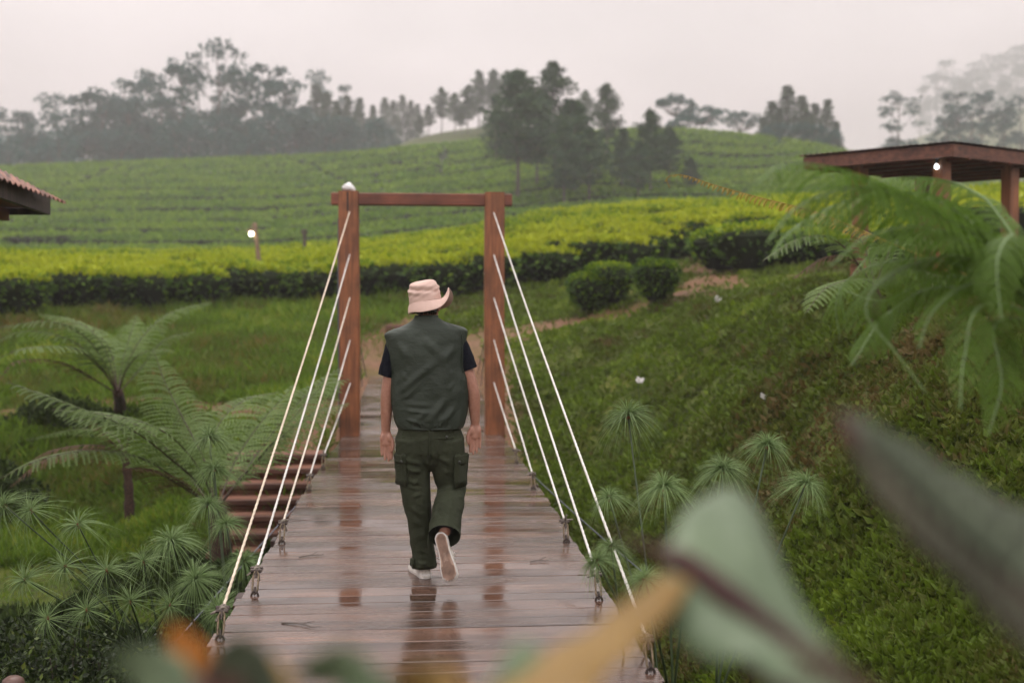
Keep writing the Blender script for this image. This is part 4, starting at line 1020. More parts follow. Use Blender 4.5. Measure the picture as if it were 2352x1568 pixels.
# each of a row of similar trees is told by its place in the row
ORD = ['leftmost', 'second from the left', 'third from the left', 'fourth from the left', 'fifth from the left', 'sixth from the left', 'seventh from the left', 'eighth from the left', 'ninth from the left', 'tenth from the left', 'eleventh from the left', 'twelfth from the left', 'thirteenth from the left', 'fourteenth from the left', 'fifteenth from the left']
for grp, txt in ((RG, 'hazy pines on the ridge behind the gateway pines'), (TL, 'tall hazy trees in the left wood'), (MC, 'misty conifers between left wood and ridge'), (DG, 'dark conifers on the right crest'), (RT, 'dark trees behind the shelter'), (MS, 'ghostly trees on the misty right slope'), ('rounded trees under the conifer group', 'rounded trees under the dark crest conifers')):
    mem = [o for o in COL.objects if o.get('group') == grp and (o.get('label', '').startswith(txt.split()[0]) or grp != PN)]
    if grp == TL: mem = [o for o in mem]
    key = lambda o: (o.location.x * RX[0] + o.location.y * RX[1]) / (o.location.x * FX[0] + o.location.y * FX[1])
    for k, o in enumerate(sorted(mem, key=key)): o['label'] = (ORD[k] if k < len(mem) - 1 else 'rightmost') + ' of the ' + txt

# ------------------------------------------------------------------ earth steps
M_soil = plain_mat('red_brown_earth', (.15, .060, .034), .9, .4, 6, .6)
M_edge = timber_mat('earth_step_edging', [(.07, .030, .02), (.14, .062, .04), (.20, .10, .065)], .8, 0, 20)
st = thing('earth_steps', 'red brown earth steps descending beside the left edge of the bridge', 'steps')
for q in range(7):
    D = 14.9 - q * .36; z = -.30 - q * .135; px = 612 - q * 5
    c = uv2w((px - 1176) / F_PX * D + .12, D, z - .12)
    g = Geo(); add_box(g, 1.25, .40, .26, c + [0, .02, 0], ch=.03); s_ = obj('step', g, M_soil, st)
    g = Geo(); add_box(g, 1.24, .06, .07, c + [0, -.21, .095], ch=.012); obj('edging', g, M_edge, s_)
st = thing('path_steps', 'low earth steps climbing from the far end of the bridge to the tea', 'steps')
for q in range(5):
    yv = 23.7 + q * .5; z = .45 + q * .2
    g = Geo(); add_box(g, 2.3, .55, .26, (DX + .35, yv + .2, z - .12), ch=.03); s_ = obj('step', g, M_soil, st)
    g = Geo(); add_box(g, 2.3, .06, .12, (DX + .35, yv - .09, z - .06), ch=.012); obj('edging', g, M_edge, s_)

# ------------------------------------------------------------------ shelters
M_roofred = timber_mat('weathered_red_fascia', [(.055, .020, .014), (.14, .050, .028), (.22, .085, .045)], .6, 0, 20)
M_fascdark = timber_mat('blackened_fascia', [(.016, .010, .011), (.045, .026, .026), (.085, .055, .052)], .65, 2, 22)
M_sheet = plain_mat('rusty_roof_sheet', (.17, .075, .05), .6, .55, 2.6, .3)
M_sheetold = plain_mat('streaky_old_roof_sheet', (.20, .085, .055), .6, .85, 5.0, .3)
M_under = timber_mat('red_painted_soffit', [(.10, .018, .010), (.18, .035, .018), (.24, .05, .028)], .6, 0, 18)
def slab_between(g, a, b_, th, hz, tone=.5):
    a = np.asarray(a, float); b_ = np.asarray(b_, float); d = b_ - a; L = np.linalg.norm(d[:2]); n = np.array([-d[1], d[0], 0]) / L * th
    V = np.array([a, b_, b_ + n, a + n]); V = np.vstack([V, V - [0, 0, hz]]); F = [[0, 1, 2, 3], [7, 6, 5, 4], [0, 4, 5, 1], [1, 5, 6, 2], [2, 6, 7, 3], [3, 7, 4, 0]]
    n0 = g.n; g.add(V, []); g.f[-1] = [np.array(f) + n0 for f in F]
def roof_sheet(g, p00, p01, p11, p10, waves, amp, nu=90, nv=8):
    s, t = np.meshgrid(np.linspace(0, 1, nu), np.linspace(0, 1, nv)); p00, p01, p11, p10 = map(np.asarray, (p00, p01, p11, p10))
    P_ = (p00 * ((1 - s) * (1 - t))[..., None] + p01 * (s * (1 - t))[..., None] + p11 * (s * t)[..., None] + p10 * ((1 - s) * t)[..., None]); P_[..., 2] += amp * np.sin(s * waves * 2 * np.pi)
    V = P_.reshape(-1, 3); V = np.vstack([V, V - [0, 0, .012]]); i = np.arange(nv - 1)[:, None] * nu; j = np.arange(nu - 1)[None]
    F = np.stack([i + j, i + j + 1, i + nu + j + 1, i + nu + j], -1).reshape(-1, 4); g.add(V, np.vstack([F, F[:, ::-1] + nu * nv]))
# right: low hipped shelter among the ferns
sh = thing('shelter', 'red timber shelter with a low roof and square posts, half hidden behind the ferns', 'shelter')
A_, B_, C_ = W(1845, 362, 17.45), W(2190, 330, 16.0), W(2520, 371, 17.9)
zt = (A_[2] + B_[2] + C_[2]) / 3 
for p_ in (A_, B_, C_): p_[2] = zt
D_ = A_ + C_ - B_; D_[2] = zt
cen = (A_ + C_) / 2; apex = cen + [0, 0, .16]
for a, b_ in ((A_, B_), (B_, C_), (C_, D_), (D_, A_)):
    g = Geo(); slab_between(g, a, b_, .05, .18); obj('fascia', g, M_roofred, sh)
    g = Geo(); o_ = .12; av = cen + (a - cen) * 1.03 + [0, 0, .03]; bv = cen + (b_ - cen) * 1.03 + [0, 0, .03]
    roof_sheet(g, av, bv, apex, apex, 26, .005); obj('roof_sheet', g, M_sheet, sh, True)
g = Geo(); g.add(np.array([A_, B_, C_, D_]) * 1.0 - [0, 0, .06], np.array([[0, 1, 2, 3]])); obj('soffit', g, M_under, sh)
for f in np.linspace(.1, .9, 7):
    g = Geo(); slab_between(g, A_ * (1 - f) + D_ * f - [0, 0, .07], B_ * (1 - f) + C_ * f - [0, 0, .07], .08, .13); obj('rafter', g, M_under, sh)
for px, D in ((1975, 17.3), (2120, 18.8), (2163, 16.5), (2320, 17.2)):
    tp = W(px, 400, D); gz = float(ground((px - 1176) / F_PX * D, D)); g = Geo(); add_box(g, .19, .19, zt - .10 - gz + .2, (tp[0], tp[1], (zt - .10 + gz - .2) / 2), np.array(Matrix.Rotation(.4, 3, 'Z')), .012); obj('post', g, M_post, sh)
# left: only the eaves corner comes into view
shl = thing('shelter', 'dark eaves corner with a rusty sheet roof, cut off by the left edge', 'shelter')
c0 = W(116, 452, 11.0); far_ = W(-300, 330, 6.62); far_[2] = c0[2]; bk = W(-330, 452, 11.1); bk[2] = c0[2]
g = Geo(); slab_between(g, far_, c0, .05, .175); obj('fascia', g, M_fascdark, shl)
g = Geo(); slab_between(g, c0 + [-.03, .06, 0], bk + [0, .06, 0], .05, .17); obj('fascia', g, M_fascdark, shl)
q0 = W(153, 466, 11.15); q1 = far_ + (far_ - c0) * .02 + [.05, -.03, -.06]; ap = W(-320, 226, 7.2)
g = Geo(); roof_sheet(g, q0, q1, ap, q0 * .97 + ap * .03, 30, .010, 160, 6); obj('roof_sheet', g, M_sheetold, shl, True)
g = Geo(); g.add(np.array([c0, far_, far_ + (bk - c0), bk]) - [0, 0, .10], np.array([[0, 1, 2, 3]])); obj('soffit', g, M_under, shl)
for f in (.25, .6, .95):
    g = Geo(); slab_between(g, c0 * (1 - f) + bk * f - [0, 0, .12], far_ * (1 - f) + (far_ + bk - c0) * f - [0, 0, .12], .07, .11); obj('rafter', g, M_under, shl)
for px, D in ((-150, 10.6), (-360, 9.8)):
    tp = W(px, 500, D); gz = float(ground((px - 1176) / F_PX * D, D)); g = Geo(); add_box(g, .16, .16, c0[2] - .1 - gz + .2, (tp[0], tp[1], (c0[2] - .1 + gz - .2) / 2), None, .012); obj('post', g, M_post, shl)

# ------------------------------------------------------------------ lamps
def glow(name, col, s):
    m = bpy.data.materials.new(name); m.use_nodes = True; nt = m.node_tree; nt.nodes.clear(); o = nt.nodes.new('ShaderNodeOutputMaterial'); e = nt.nodes.new('ShaderNodeEmission')
    e.inputs[0].default_value = (*col, 1); e.inputs[1].default_value = s; nt.links.new(e.outputs[0], o.inputs[0]); return m
M_glow = glow('warm_lit_bulb', (1.0, .93, .66), 14); M_glowb = glow('cool_lit_bulb', (.75, .92, 1.0), 14)
M_bamboo = plain_mat('weathered_bamboo', (.20, .13, .08), .7, .3, 8, .3)
b0 = place(599, 32.5); tp = W(585, 512, 32.5)
lp = thing('lamp_post', 'thin leaning bamboo post with a lit bulb, standing in the tea left of the gateway', 'lamp', b0)
g = Geo(); add_tube(g, smooth_path([(0, 0, -.1), (tp - b0) * .5 + [.03, 0, 0], tp - b0], 10), np.linspace(.075, .06, 10), sides=7); obj('pole', g, M_bamboo, lp, True)
bb = W(577, 537, 32.4) - b0
g = Geo(); add_tube(g, smooth_path([tp - b0 - [0, 0, .12], tp - b0 + [-.06, 0, -.02], bb + [0, 0, .12]], 8), .016, sides=6); obj('bracket', g, M_bamboo, lp)
g = Geo(); add_tube(g, np.array([bb + [0, 0, .13], bb + [0, 0, .06]]), [.10, .15], sides=12); obj('lamp_shade', g, M_bamboo, lp)
g = Geo(); ell(g, bb, (.06, .06, .065), n=10); obj('bulb', g, M_glow, lp, True)
bb = W(2151, 383, 16.45)
l2 = thing('hanging_lamp', 'small cool white lit bulb hanging under the front corner of the right shelter', 'lamp', bb)
g = Geo(); ell(g, (0, 0, 0), (.024, .024, .032), n=10); obj('bulb', g, M_glowb, l2, True)
g = Geo(); add_tube(g, np.array([(0, 0, .045), (0, 0, .11)]), [.026, .022], sides=8); obj('socket', g, M_cable, l2)
g = Geo(); add_tube(g, np.array([(0, 0, .10), (0, .0, max(.12, zt - .22 - bb[2]))]), .006, sides=6); obj('cord', g, M_cable, l2)
b0 = place(700, 41.0); tp = W(700, 532, 41.0)
sk = thing('wooden_stake', 'short dark wooden stake poking out of the tea between lamp post and gateway', 'stake', b0)
g = Geo(); add_tube(g, np.array([(0, 0, -.1), (0, 0, tp[2] - b0[2])]), .07, sides=7); obj('stake', g, M_bark, sk)
g = Geo(); add_box(g, .22, .10, .20, (0, 0, tp[2] - b0[2] - .02), ch=.03); obj('cap', g, M_bark, sk)

# dark undergrowth below the ferns and between the papyrus
r_ = np.random.default_rng(90)
g = Geo()
for cx_, D0, sx_, sd_, top, nn in ((520, 10.6, 120, 1.2, .75, 7000), (120, 9.6, 260, 1.0, .55, 9000), (-60, 15.6, 130, .8, .95, 5000), (620, 11.6, 50, .8, .5, 2500), (170, 18.0, 140, .25, .45, 2500), (360, 12.4, 130, .5, .28, 3500)):
    px = cx_ + r_.normal(0, sx_ * .5, nn); D = D0 + r_.normal(0, sd_ * .5, nn); u = (px - 1176) / F_PX * D
    hh = top * np.exp(-((px - cx_) / sx_) ** 2 - ((D - D0) / sd_) ** 2) * (1 + 1.3 * fbm2(u * 2.2, D * 2.2, 3)); h = r_.random(nn) ** .5
    P_ = uv2w(u, D, ground(u, D) + hh * h); s_ = .10 * r_.uniform(.5, 1.4, nn)
    ok = deckclear(u, D); leaf_cards(g, P_[ok], (r_.normal(0, .8, (nn, 3)) + [0, 0, .5])[ok], (r_.normal(0, .6, (nn, 3)) + [0, 0, 1])[ok], s_[ok], s_[ok] * .5, np.clip(.45 + .8 * fbm2(u, D, 3) + r_.normal(0, .15, nn), 0, 1)[ok])
tag(obj('undergrowth', g, leaf_mat('undergrowth_leaves', [(0, (.012, .022, .006)), (.5, (.030, .050, .009)), (1, (.065, .10, .015))], .2, .6, .0)), 'dark leafy undergrowth below the ferns in the gully', kind='stuff')

# ------------------------------------------------------------------ low shrub by the bridge foot, post top, flowers, twigs
M_shrub = leaf_mat('glossy_shrub_leaves', [(0, (.010, .018, .006)), (.5, (.028, .044, .011)), (.85, (.070, .105, .018)), (1, (.14, .17, .035))], .2, .32, .0)
sb = thing('low_shrub', 'low dark glossy leaved shrub in the bottom left corner', 'shrub'); r_ = np.random.default_rng(77)
n = 15000; px = r_.uniform(-260, 520, n); D = r_.uniform(6.3, 8.2, n); u = (px - 1176) / F_PX * D
zt_ = np.interp(px, [-260, 100, 250, 420, 520], [-.62, -.60, -.62, -.74, -.9]) + .16 * fbm2(u * 2.4, D * 2.4, 3) - .06 * (D - 7.1) ** 2
h = r_.random(n) ** .35; gz = ground(u, D, False); z = gz + (zt_ - gz) * h
P_ = uv2w(u, D, z); d = r_.normal(0, .7, (n, 3)) + [0, 0, .55]
sp = r_.random(n) < .06; z2 = np.where(sp & (h > .8), r_.random(n) * .10, 0); P_[:, 2] += z2
s_ = .052 * r_.uniform(.6, 1.3, n); g = Geo(); leaf_cards(g, P_, d, r_.normal(0, .5, (n, 3)) + [0, 0, 1], s_, s_ * .5, np.clip(.38 + r_.normal(0, .2, n) + (z2 > 0) * .45, 0, 1)); obj('leaves', g, M_shrub, sb)
g = Geo()
for q in range(150):
    k = r_.integers(0, n); a = P_[k].copy(); a[2] = gz[k] - .03; add_tube(g, smooth_path([a, (a + P_[k]) / 2 + r_.normal(0, .05, 3), P_[k]], 5), .005, sides=4)
obj('stems', g, M_bark, sb)
pt_ = W(30, 1566, 5.9); po = thing('post_stub', 'rounded brown post top at the very bottom left corner', 'post', (pt_[0], pt_[1], float(ground((30 - 1176) / F_PX * 5.9, 5.9))))
g = Geo(); Hh = pt_[2] + .03 - po.location.z; add_tube(g, np.array([(0, 0, -.2), (0, 0, Hh - .05), (0, 0, Hh - .015), (0, 0, Hh)]), [.06, .06, .052, .03], sides=14); obj('stub', g, plain_mat('brown_glazed', (.10, .05, .038), .4, .2, 6, .2), po, True)
M_petal = plain_mat('white_petal', (.72, .70, .68), .6, .05, 30, 0)
for px, py, D, lab in ((1467, 880, 14.0, 'white flower standing tall on the grassy bank above the papyrus'), (1756, 958, 11.5, 'small white flower on the herb bank right of the papyrus'), (1646, 733, 20.5, 'tiny white blossom at the brink of the bank by the path'), (2222, 868, 8.6, 'small white flower high on the right bank')):
    gp = place(px, D); hd = W(px, py, D); fl = thing('white_flower', lab, 'flower', gp, 'white flowers scattered on the right bank')
    g = Geo(); hz = max(.06, hd[2] - gp[2]); add_tube(g, smooth_path([(0, 0, -.02), (.02, 0, hz * .5), (hd[0] - gp[0], 0, hz)], 6), .004, sides=5); obj('stem', g, M_gstem, fl)
    g = Geo(); leaf_cards(g, np.repeat([[hd[0] - gp[0], 0, hz]], 6, 0), rand_dirs(6) * .6 + [0.2, 0, .9], rand_dirs(6), .075 * D / 14 + .02, .045 * D / 14 + .015, .5); obj('petals', g, M_petal, fl)
for px, py, D, L, a, lab in ((1185, 1293, 0, .16, .35, 'thin dark twig lying on the wet planks left of the man'), (715, 1500, 0, .22, -.5, 'curved thin twig lying on the planks near the left rope anchor'), (1240, 1310, 0, .12, .1, 'short dark twig on the planks near the right rope anchors')):
    px = {1185: 716, 715: 690, 1240: 1240}[px]; py = {1293: 1299, 1500: 1452, 1310: 1310}[py]
    D = CAM_H * F_PX / (py - 715); w_ = W(px, py, D); z = float(deck_z(w_[1])) + .006; tw_ = thing('fallen_twig', lab, 'twig', (w_[0], w_[1], z), 'twigs fallen on the planks', rz=a)
    g = Geo(); add_tube(g, smooth_path([(-L / 2, 0, 0), (0, .012, .004), (L * .3, -.006, .002), (L / 2, .01, .006)], 10), np.linspace(.0035, .0015, 10), sides=5); add_tube(g, smooth_path([(0, .012, .004), (.03, .035, .010), (.05, .05, .014)], 5), .0018, sides=4); obj('twig', g, M_bark, tw_)

# ------------------------------------------------------------------ the near broad leaved plant
def big_leaf_mat(name, c0, c1, cm=None, rough=.4, tr=.25, vein=True):
    m, nt, b, out = new_mat(name)
    n1 = noise(nt, 9, 4, mapping(nt, (1, 1, 1))); r = ramp(nt, [(.3, c0), (.7, c1)], n1.outputs['Fac'])
    nt.links.new(r.outputs[0], b.inputs['Base Color']); b.inputs['Roughness'].default_value = rough; b.inputs['Specular IOR Level'].default_value = .22
    t_ = nt.nodes.new('ShaderNodeBsdfTranslucent'); mx = nt.nodes.new('ShaderNodeMixShader'); mx.inputs[0].default_value = tr
    nt.links.new(r.outputs[0], t_.inputs[0]); nt.links.new(b.outputs[0], mx.inputs[1]); nt.links.new(t_.outputs[0], mx.inputs[2]); nt.links.new(mx.outputs[0], out.inputs[0]); return m
M_pale = big_leaf_mat('pale_green_leaf', (.105, .145, .082), (.18, .235, .14), rough=.35)
M_grey = big_leaf_mat('grey_green_leaf', (.024, .031, .015), (.045, .055, .030), rough=.65, tr=.15)
M_dkred = big_leaf_mat('dark_red_midrib', (.024, .006, .004), (.040, .009, .006), rough=.45, tr=.05)
M_orange = big_leaf_mat('orange_leaf', (.28, .085, .008), (.40, .15, .014), tr=.3)
M_yellow = big_leaf_mat('yellow_green_leaf', (.22, .13, .035), (.34, .215, .075), tr=.3)
M_redbr = big_leaf_mat('red_brown_leaf', (.030, .010, .006), (.055, .018, .010), tr=.2)
M_brown = big_leaf_mat('brown_olive_leaf_underside', (.022, .019, .010), (.045, .038, .022), rough=.7, tr=.1)
M_vein = big_leaf_mat('pale_leaf_vein', (.20, .26, .16), (.26, .32, .20), rough=.5)
pl = thing('broad_leaved_plant', 'blurred broad leaved plant with pale leaves and dark red midribs in the lower right corner', 'plant')
def blade(mid, left, right, parent, name, mat, cup=.02, th=.0012, n=26, m=9, rib=None, ribw=.006):
    """leaf blade between its midrib and two edges (all 3-D curves of real size)"""
    A_ = smooth_path(mid, n); L_ = smooth_path(left, n); R_ = smooth_path(right, n); s = np.linspace(-1, 1, 2 * m + 1)
    rows = []
    for x in s:
        e = L_ if x < 0 else R_; f = abs(x); P_ = A_ * (1 - f) + e * f; P_ = P_ + np.array([0, 0, 1.0]) * (cup * math.sin(f * math.pi) * 1.0) * np.sin(np.linspace(0, np.pi, n))[:, None]
        P_[:, 2] += .0022 * np.sin(np.linspace(0, 26, n) + f * 4) * f; rows.append(P_)
    G2 = np.stack(rows, 1); V = G2.reshape(-1, 3); k = 2 * m + 1; i = np.arange(n - 1)[:, None] * k; j = np.arange(k - 1)[None]
    F = np.stack([i + j, i + j + 1, i + k + j + 1, i + k + j], -1).reshape(-1, 4); o = obj(name, Geo().add(V, F), mat, parent, True)
    sm = o.modifiers.new('thick', 'SOLIDIFY'); sm.thickness = th
    g = Geo(); kk = G2.shape[1] // 2
    for q in range(4, n - 3, 2):
        for e in (-1, 1):
            pth = np.array([G2[min(n - 1, q + int(.35 * w_)), kk + e * w_] for w_ in range(m)]); add_tube(g, pth, np.linspace(.0009, .0003, len(pth)), sides=4)
    tag(obj('veins', g, M_vein, o), kind='stuff')
    if rib is not None:
        g = Geo(); nrm = np.array([0, -.35, .9]) * .002; add_tube(g, A_, np.interp(np.linspace(0, 1, n), [0, .15, .4, 1], [ribw * .25, ribw * .8, ribw, ribw * .5]), sides=8); obj('midrib', g, rib, o, True)
    return o
blade(PP((1505, 1262, .95), (1575, 1305, .93), (1680, 1390, .9), (1800, 1480, .86), (1990, 1600, .8), (2200, 1720, .75)), PP((1535, 1268, .97), (1560, 1195, 1.0), (1608, 1142, 1.03), (1668, 1122, 1.04), (1728, 1148, 1.02), (1764, 1225, .99), (1780, 1325, .95), (1840, 1440, .9), (2080, 1690, .82)), PP((1535, 1290, .93), (1530, 1400, .9), (1590, 1500, .86), (1690, 1515, .83), (1790, 1560, .8), (2000, 1760, .73)), pl, 'leaf', M_pale, .012, rib=M_dkred, ribw=.016)
mid_ = PP((1925, 945, .92), (2000, 1070, .88), (2140, 1215, .84), (2300, 1340, .8), (2520, 1470, .76)); up_e = PP((1930, 942, .93), (2010, 975, .95), (2150, 1060, .96), (2300, 1140, .95), (2560, 1260, .92)); lo_e = PP((1930, 950, .92), (1985, 1110, .86), (2090, 1240, .8), (2260, 1400, .76), (2480, 1620, .72))
lf = blade(mid_, up_e, mid_, pl, 'leaf', M_grey, .02, rib=M_redbr, ribw=.011); blade(mid_, mid_, lo_e, lf, 'underside', M_brown, .02)
blade(PP((1615, 1268, .96), (1520, 1370, .9), (1400, 1480, .84), (1290, 1560, .79), (1150, 1680, .74)), PP((1608, 1258, .97), (1490, 1345, .93), (1360, 1440, .88), (1200, 1540, .83), (1020, 1680, .78)), PP((1622, 1280, .95), (1555, 1390, .88), (1460, 1490, .82), (1370, 1580, .77), (1300, 1700, .72)), pl, 'leaf', M_yellow, .006, rib=M_yellow, ribw=.007)
blade(PP((1690, 1545, .84), (1800, 1530, .82), (1900, 1560, .8), (2000, 1640, .78)), PP((1690, 1540, .85), (1800, 1490, .84), (1910, 1500, .82), (2040, 1600, .8)), PP((1690, 1550, .83), (1790, 1600, .8), (1900, 1680, .78), (1990, 1760, .76)), pl, 'leaf', M_redbr, .01)
blade(PP((1100, 1640, .8), (1160, 1560, .82), (1200, 1500, .84), (1215, 1478, .85)), PP((1060, 1640, .8), (1140, 1550, .82), (1170, 1490, .84), (1213, 1476, .85)), PP((1180, 1660, .8), (1225, 1570, .82), (1245, 1500, .84), (1217, 1478, .85)), pl, 'leaf', M_pale, .004)
g = Geo(); add_tube(g, PP((1400, 1225, .99), (1460, 1245, .97), (1510, 1266, .95)), [.002, .0035, .006], sides=6); obj('leaf_tip', g, M_redbr, pl, True)
sm_ = W(2200, 1720, .75); gz = float(ground((2200 - 1176) / F_PX * .75, 1.0))
g = Geo(); add_tube(g, smooth_path([(sm_[0] + .1, sm_[1] - .1, gz - .1), (sm_[0] + .06, sm_[1] - .03, .55), (sm_[0] + .01, sm_[1], sm_[2] - .1), sm_], 14), np.linspace(.014, .010, 14), sides=8)
for tp in (W(2520, 1480, .76), W(1150, 1680, .74), W(2000, 1640, .78), W(1100, 1640, .8)): add_tube(g, smooth_path([(sm_[0] + .02, sm_[1], sm_[2] - .14), (sm_ + tp) / 2 - [0, 0, .12], tp], 8), .006, sides=6)
obj('stem', g, M_redbr, pl, True)
pl2 = thing('low_leafy_plant', 'blurred orange and green leaf tips along the bottom edge in front of the planks', 'plant')
TIPS = [((250, 1505), (330, 1530), (460, 1620), 46, M_pale, .9), ((392, 1432), (430, 1500), (470, 1660), 44, M_orange, .9), ((470, 1528), (520, 1512), (640, 1620), 60, M_grey, .85), ((560, 1500), (600, 1540), (660, 1640), 40, M_yellow, .88), ((640, 1560), (760, 1530), (900, 1600), 40, M_pale, .84), ((880, 1545), (980, 1570), (1080, 1640), 40, M_yellow, .82), ((560, 1560), (520, 1590), (480, 1660), 60, M_redbr, .8)]
for a, b_, c_, w_, mt, D in TIPS:
    a, b_, c_ = (np.array(q, float) for q in (a, b_, c_)); dn = (c_ - a) / np.linalg.norm(c_ - a); pn = np.array([-dn[1], dn[0]])
    mk = lambda off: PP((*(a + 0 * pn), D), (*(b_ + pn * off), D - .02 + .0002 * off), (*((b_ + c_) / 2 + pn * off * 1.3), D - .05), (*(c_ + pn * off * .6), D - .08))
    o = blade(mk(0), mk(w_), mk(-w_), pl2, 'leaf', mt, .008)
    g = Geo(); e = W(*c_, D - .08); add_tube(g, smooth_path([e, e + [.02, -.02, -.2], (e[0] * .5 - .1, e[1] - .05, .3), (-.2, .72, -.25)], 10), .004, sides=6); obj('stalk', g, M_gstem, o)

# ------------------------------------------------------------------ the misty air
hz = bpy.data.materials.new('misty_air'); hz.use_nodes = True; nt = hz.node_tree; nt.nodes.clear(); o = nt.nodes.new('ShaderNodeOutputMaterial'); v_ = nt.nodes.new('ShaderNodeVolumePrincipled')
v_.inputs['Color'].default_value = (.80, .775, .78, 1); v_.inputs['Density'].default_value = HAZE; v_.inputs['Anisotropy'].default_value = 0.25
nt.links.new(v_.outputs[0], o.inputs['Volume'])
zs_ = [float(x.matrix_world.translation.z) for x in bpy.data.objects]
g = Geo(); add_box(g, 8800, 1620, 640, (0, 640, 312)); hb_ = obj('haze', g, hz); tag(hb_, 'thin mist filling the valley', kind='stuff')

# ------------------------------------------------------------------ the walking person, seen from behind
PS = .962
pw = W(980, 1326, 6.47)
person = thing('person', 'person in dark green vest, cargo trousers and beige bucket hat walking away over the bridge', 'person',
               (float(pw[0]), float(pw[1]), float(deck_z(pw[1])) + .021 * PS))
person.scale = (PS, PS, PS); person.rotation_euler = (0, 0, -.045)

def fuse(name, g, voxel, smooth_it=2, fac=.5):
    me = make_mesh(name + '_tmp', g)
    o = bpy.data.objects.new(name + '_tmp', me); COL.objects.link(o)
    m = o.modifiers.new('r', 'REMESH'); m.mode = 'VOXEL'; m.voxel_size = voxel
    s = o.modifiers.new('s', 'SMOOTH'); s.iterations = smooth_it; s.factor = fac
    dg = bpy.context.evaluated_depsgraph_get(); dg.update()
    res = bpy.data.meshes.new_from_object(o.evaluated_get(dg)); res.name = name
    bpy.data.objects.remove(o); bpy.data.meshes.remove(me)
    for p in res.polygons: p.use_smooth = True
    return res

def T(g, pts, rx, ry=None, n=None, sides=14, ref=(1, 0, 0)):
    """rounded tapering limb through pts"""
    k = len(pts); n = n or k * 5
    P_ = smooth_path(pts, n); t = np.linspace(0, k - 1, n)
    rx = np.interp(t, range(k), np.broadcast_to(rx, (k,))); ry = rx if ry is None else np.interp(t, range(k), np.broadcast_to(ry, (k,)))
    # rounded ends
    add_tube(g, P_, rx, ry, sides, ref)
    for e in (0, -1): ell(g, P_[e], (min(rx[e], ry[e]),) * 3, n=7)

HEAD = np.array([.010, .032, 1.595])
hyaw, hroll = math.radians(-24), math.radians(6)
HR = np.array(Matrix.Rotation(hroll, 3, 'Y') @ Matrix.Rotation(hyaw, 3, 'Z'))
def hp(x, y, z): return HEAD + HR @ np.array([x, y, z])
g = Geo()
T(g, [(.02, 0, .80), (.02, 0, .92), (.015, .0, 1.06), (.008, .0, 1.25), (.002, .0, 1.38), (0, .005, 1.44)], [.145, .15, .132, .155, .15, .08], [.10, .105, .09, .105, .085, .06])
T(g, [(0, .01, 1.40), (.002, .018, 1.50), (.010, .03, 1.56)], [.062, .055, .055], [.062, .056, .058])
ell(g, hp(0, 0, .012), (.074, .092, .102), HR, 14)
ell(g, hp(0, .035, -.062), (.052, .058, .045), HR, 10)           # jaw
ell(g, hp(0, .10, -.015), (.012, .020, .018), HR, 7); ell(g, hp(0, .092, .01), (.009, .012, .026), HR, 7)     # nose
ell(g, hp(0, .088, -.052), (.022, .010, .007), HR, 7); ell(g, hp(0, .086, -.064), (.019, .010, .007), HR, 7)  # lips
for s in (-1, 1): ell(g, hp(s * .076, -.004, -.012), (.008, .019, .031), HR, 8)                               # ears
# arms
T(g, [(-.15, 0, 1.385), (-.185, .0, 1.28), (-.226, -.004, 1.085), (-.234, .0, .96), (-.238, .004, .845)], [.058, .048, .038, .034, .026], [.056, .05, .041, .036, .021])
T(g, [(.15, 0, 1.385), (.20, .0, 1.29), (.270, -.004, 1.10), (.283, .0, .98), (.288, .004, .885)], [.058, .048, .038, .035, .026], [.056, .05, .041, .036, .021])
# hands: palm turned back, thumb towards the thigh
def hand(sgn, wr, drift, dz):
    wx, wy, wz = wr
    T(g, [(wx, wy, wz), (wx + drift * .2, wy - .004, wz - .03), (wx + drift * .5, wy - .012, wz - .08)], [.027, .037, .040], [.020, .017, .013], sides=14)
    ell(g, (wx + sgn * .022 + drift * .3, wy - .016, wz - .040), (.016, .015, .027), n=8)                    # ball of the thumb
    ell(g, (wx - sgn * .024 + drift * .3, wy - .014, wz - .045), (.012, .012, .030), n=8)
    for q, (ox, L) in enumerate(((-.031, .064), (-.011, .084), (.010, .092), (.029, .080))):
        bx = wx + sgn * ox + drift * .5; bz = wz - .083 + (.006 if q == 0 else 0)
        by = wy - .012
        curl = .10 + .07 * (3 - q)
        d1 = np.array([drift * 1.1 - sgn * ox * .25 / 1, -.10 * curl * 2, -1.0]); d1 = d1 / np.linalg.norm(d1)
        d2 = norm(d1 + np.array([drift * 1.2, -.45 * curl, 0])); d3 = norm(d2 + np.array([drift * .8, -.55 * curl, 0.05]))
        p0 = np.array([bx, by, bz]); p1 = p0 + d1 * L * .46; p2 = p1 + d2 * L * .30; p3 = p2 + d3 * L * .24
        rr = .0088 if q else .0076
        T(g, [p0 + (0, 0, .012), p1, p2, p3], [rr * 1.06, rr, rr * .93, rr * .78], sides=8, n=14)
    t0 = np.array([wx + sgn * .026, wy - .016, wz - .030])
    T(g, [t0, t0 + (sgn * .016, -.006, -.032), t0 + (sgn * .018, -.012, -.062), t0 + (sgn * .013, -.014, -.085)], [.014, .0115, .0102, .0075], sides=9, n=16)
hand(1, (-.239, .004, .845), .012, 0)
hand(-1, (.288, .004, .885), -.004, 0)
